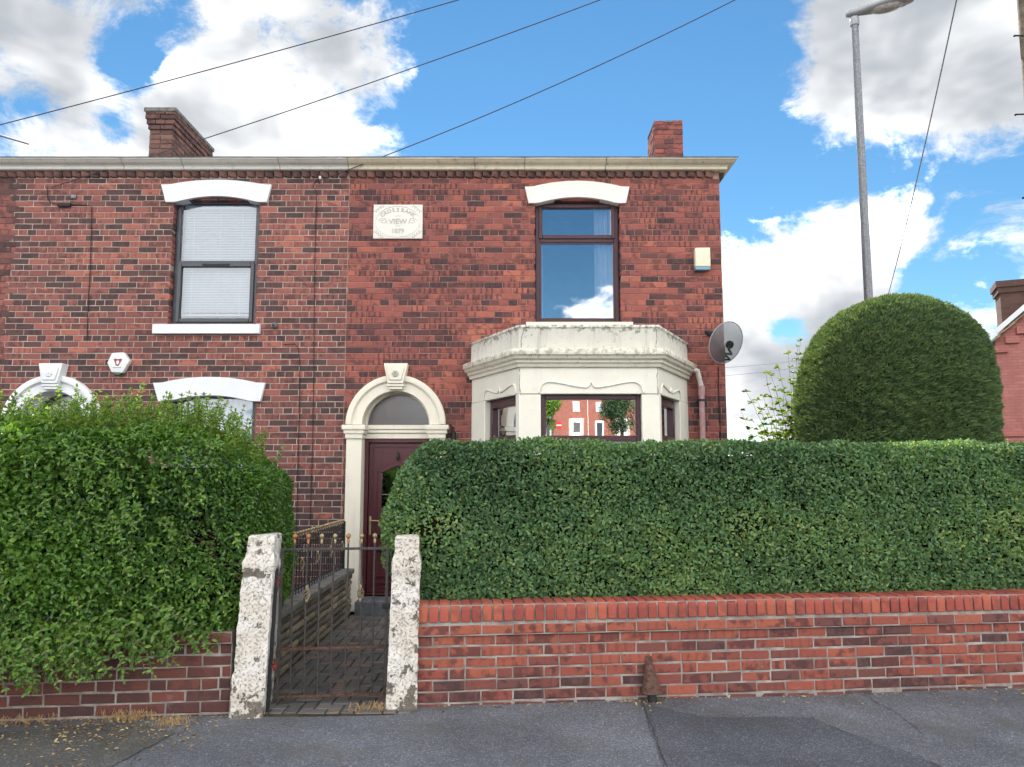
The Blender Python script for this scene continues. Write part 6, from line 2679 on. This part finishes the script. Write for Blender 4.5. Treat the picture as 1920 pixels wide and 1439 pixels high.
def opposite(x0, x1, y, z, lbl, centres):
    h = 7.2
    o = thing('brick_house', lbl, 'house', ((x0 + x1) / 2, y, z))
    m = MB()
    m.box(x0, x1, y - 8, y, z - .5, z + h)
    m.build('wall', MAT['opp_brick'], o)
    m = MB()
    m.add([(x0, y + .3, z + h), (x1, y + .3, z + h), (x1, y - 4, z + h + 2.4), (x0, y - 4, z + h + 2.4), (x0, y - 8, z + h), (x1, y - 8, z + h)], [(0, 1, 2, 3), (3, 2, 5, 4), (0, 3, 4), (1, 5, 2), (0, 4, 5, 1)])
    m.build('roof', MAT['slate'], o)
    for i, wx in enumerate(centres):
        m = MB()
        m.box(wx - .6, wx + .6, y, y + .06, z + 4.6, z + 6.4)
        w = m.build('window', MAT['stone_white'], o)
        m = MB()
        m.box(wx - .5, wx + .5, y + .061, y + .07, z + 4.75, z + 6.3)
        m.build('pane', MAT['room_lit'], w)
        if i % 2 == 0:
            m = MB()
            m.add([(wx - 1.3, y, z), (wx - .8, y + .7, z), (wx + .8, y + .7, z), (wx + 1.3, y, z), (wx - 1.3, y, z + 3.4), (wx - .8, y + .7, z + 3.4), (wx + .8, y + .7, z + 3.4), (wx + 1.3, y, z + 3.4)],
                  [(0, 1, 5, 4), (1, 2, 6, 5), (2, 3, 7, 6), (4, 5, 6, 7)])
            bb = m.build('bay', MAT['stone_cream'], o)
            m = MB()
            m.box(wx - .6, wx + .6, y + .705, y + .72, z + 1.0, z + 2.7)
            m.build('bay_pane', MAT['room'], bb)
        else:
            m = MB()
            m.box(wx - .75, wx + .75, y, y + .12, z, z + 3.0)
            ds = m.build('door_surround', MAT['stone_cream'], o)
            m = MB()
            m.box(wx - .45, wx + .45, y + .125, y + .14, z + .1, z + 2.6)
            m.build('door', MAT['frame_grey'], ds)
    m = MB()
    wx = (centres[0] + centres[1]) / 2
    m.tube([(wx, y + .1, z), (wx, y + .1, z + h)], .09, 8)
    m.build('drainpipe', MAT['pipe_white'], o)
    return o


opposite(7.4, 24, -120, 7.9, 'red brick house across the junction, mirrored in the wide bay window', [11.4, 15.5, 19.6, 22.6])
opposite(-18.5, -8.6, -44, 2.3, 'brick house across the junction, mirrored in the front door glass', [-16.8, -13.5, -10.3])


def far_tree(x, y, z, h, r_, lbl, mat, dark):
    t = thing('leafy_tree', lbl, 'tree', (x, y, z))
    MB().tube([(0, 0, -.3), (.1, 0, h * .3), (-.1, .1, h * .6)], [.28, .22, .12], 10).build('trunk', MAT['bark'], t, local=True, smooth=True)
    k = 7000
    c = np.array([[rnd.gauss(0, r_ * .4), rnd.gauss(0, r_ * .4), h * .62 + rnd.gauss(0, h * .16)] for _ in range(22)])
    P = c[rng.integers(0, 22, k)] + unit(k) * (r_ * .42 * rng.random(k) ** .4)[:, None]
    leaves('crown', P, unit(k), unit(k) + np.array([0, 0, .6]), .28, .17, dark + rng.normal(0, .2, k), mat, t)


far_tree(5.4, -100, 6.6, 8.5, 2.3, 'bright green tree across the junction, mirrored at the left of the bay window', LEAF_L, .8)
far_tree(16.6, -100, 6.6, 8.0, 3.0, 'dark tree across the junction, mirrored at the right of the bay window', LEAF_Y, .3)
sg = thing('no_entry_sign', 'round red no entry sign across the junction, mirrored in the bay window', 'sign', (4.4, -55, 3.4))
MB().tube([(0, 0, -.2), (0, 0, 2.9)], .04, 8).build('post', MAT['steel'], sg, local=True)
m = MB()
m.lathe([(.36, 0), (.37, .01), (.36, .02)], (0, .05, 2.7), 24, Matrix.Rotation(-math.pi / 2, 3, 'X'))
MAT['sign_red'] = simple('sign_red', (.55, .03, .03), .4)
m.build('disc', MAT['sign_red'], sg, local=True)
m = MB()
m.box(-.26, .26, .0715, .076, 2.64, 2.76)
m.build('white_bar', MAT['white_plastic'], sg, local=True)

# ------------------------------------------------------------------ litter along the wall foot
n = 900
xs_ = np.concatenate([rng.uniform(-4.0, -1.95, 520), rng.normal(-2.75, .22, 140), rng.uniform(-.7, 4.5, 180), rng.normal(.98, .10, 60)])
n = len(xs_)
d_ = np.where(xs_ < -1.95, rng.exponential(.42, n), rng.exponential(.07, n))
P = np.stack([xs_, WALL_Y0 + .115 * xs_ - .012 - d_, np.full(n, .004)], -1)
P[:, 2] = .006 * np.sin(P[:, 0] * 1.3 + 1) + .005 * np.sin(P[:, 0] * 3.1 + P[:, 1] * 1.7) - .012 + .006
Dd = unit(n)
Dd[:, 2] *= .15
Nn = unit(n) * .35 + np.array([0, 0, 1])
sz = rng.uniform(.5, 1.3, n)
lit = leaves('dry_leaf_litter', P, Dd, Nn, .030 * sz, .014 * sz, rng.beta(2.2, 1.3, n), MAT['dry'], None)
tag(lit, 'dry brown leaves and clippings scattered along the foot of the walls', 'leaf litter')
for nm, lb, x0_, k_, sp_ in (('dry_grass_tuft', 'large straw coloured dry grass tuft at the foot of the dark brick wall', -2.62, 110, .09), ('dry_grass_tuft', 'small straw coloured dry grass tuft on the pavement before the gate post', -2.25, 60, .07), ('dry_grass_tuft', 'dry grass tuft at the gate threshold beside the right post', -1.02, 60, .07),
                             ('dry_grass_tuft', 'dry grass tuft at the left end of the dark brick wall', -3.25, 45, .10)):
    m = MB()
    for i in range(k_):
        x = x0_ + rnd.gauss(0, sp_)
        y = wall_y(x) - .03 - abs(rnd.gauss(0, .03)) - (.16 if x0_ == -2.25 else 0)
        a = rnd.uniform(0, 2 * math.pi)
        L = rnd.uniform(.03, .11)
        hgt = rnd.uniform(.005, .06)
        m.tube([(x, y, -.012), (x + .5 * L * math.cos(a), y + .35 * L * math.sin(a), hgt), (x + L * math.cos(a), y + .5 * L * math.sin(a) - .01, hgt * .5)], [.0016, .0014, .0007], 3)
    tag(m.build(nm, MAT['dry_grass'] if 'dry_grass' in MAT else MAT.setdefault('dry_grass', simple('straw', (.42, .28, .14), .8, .2, var=.4, scale=60))), lb, 'grass tuft', kind='stuff')
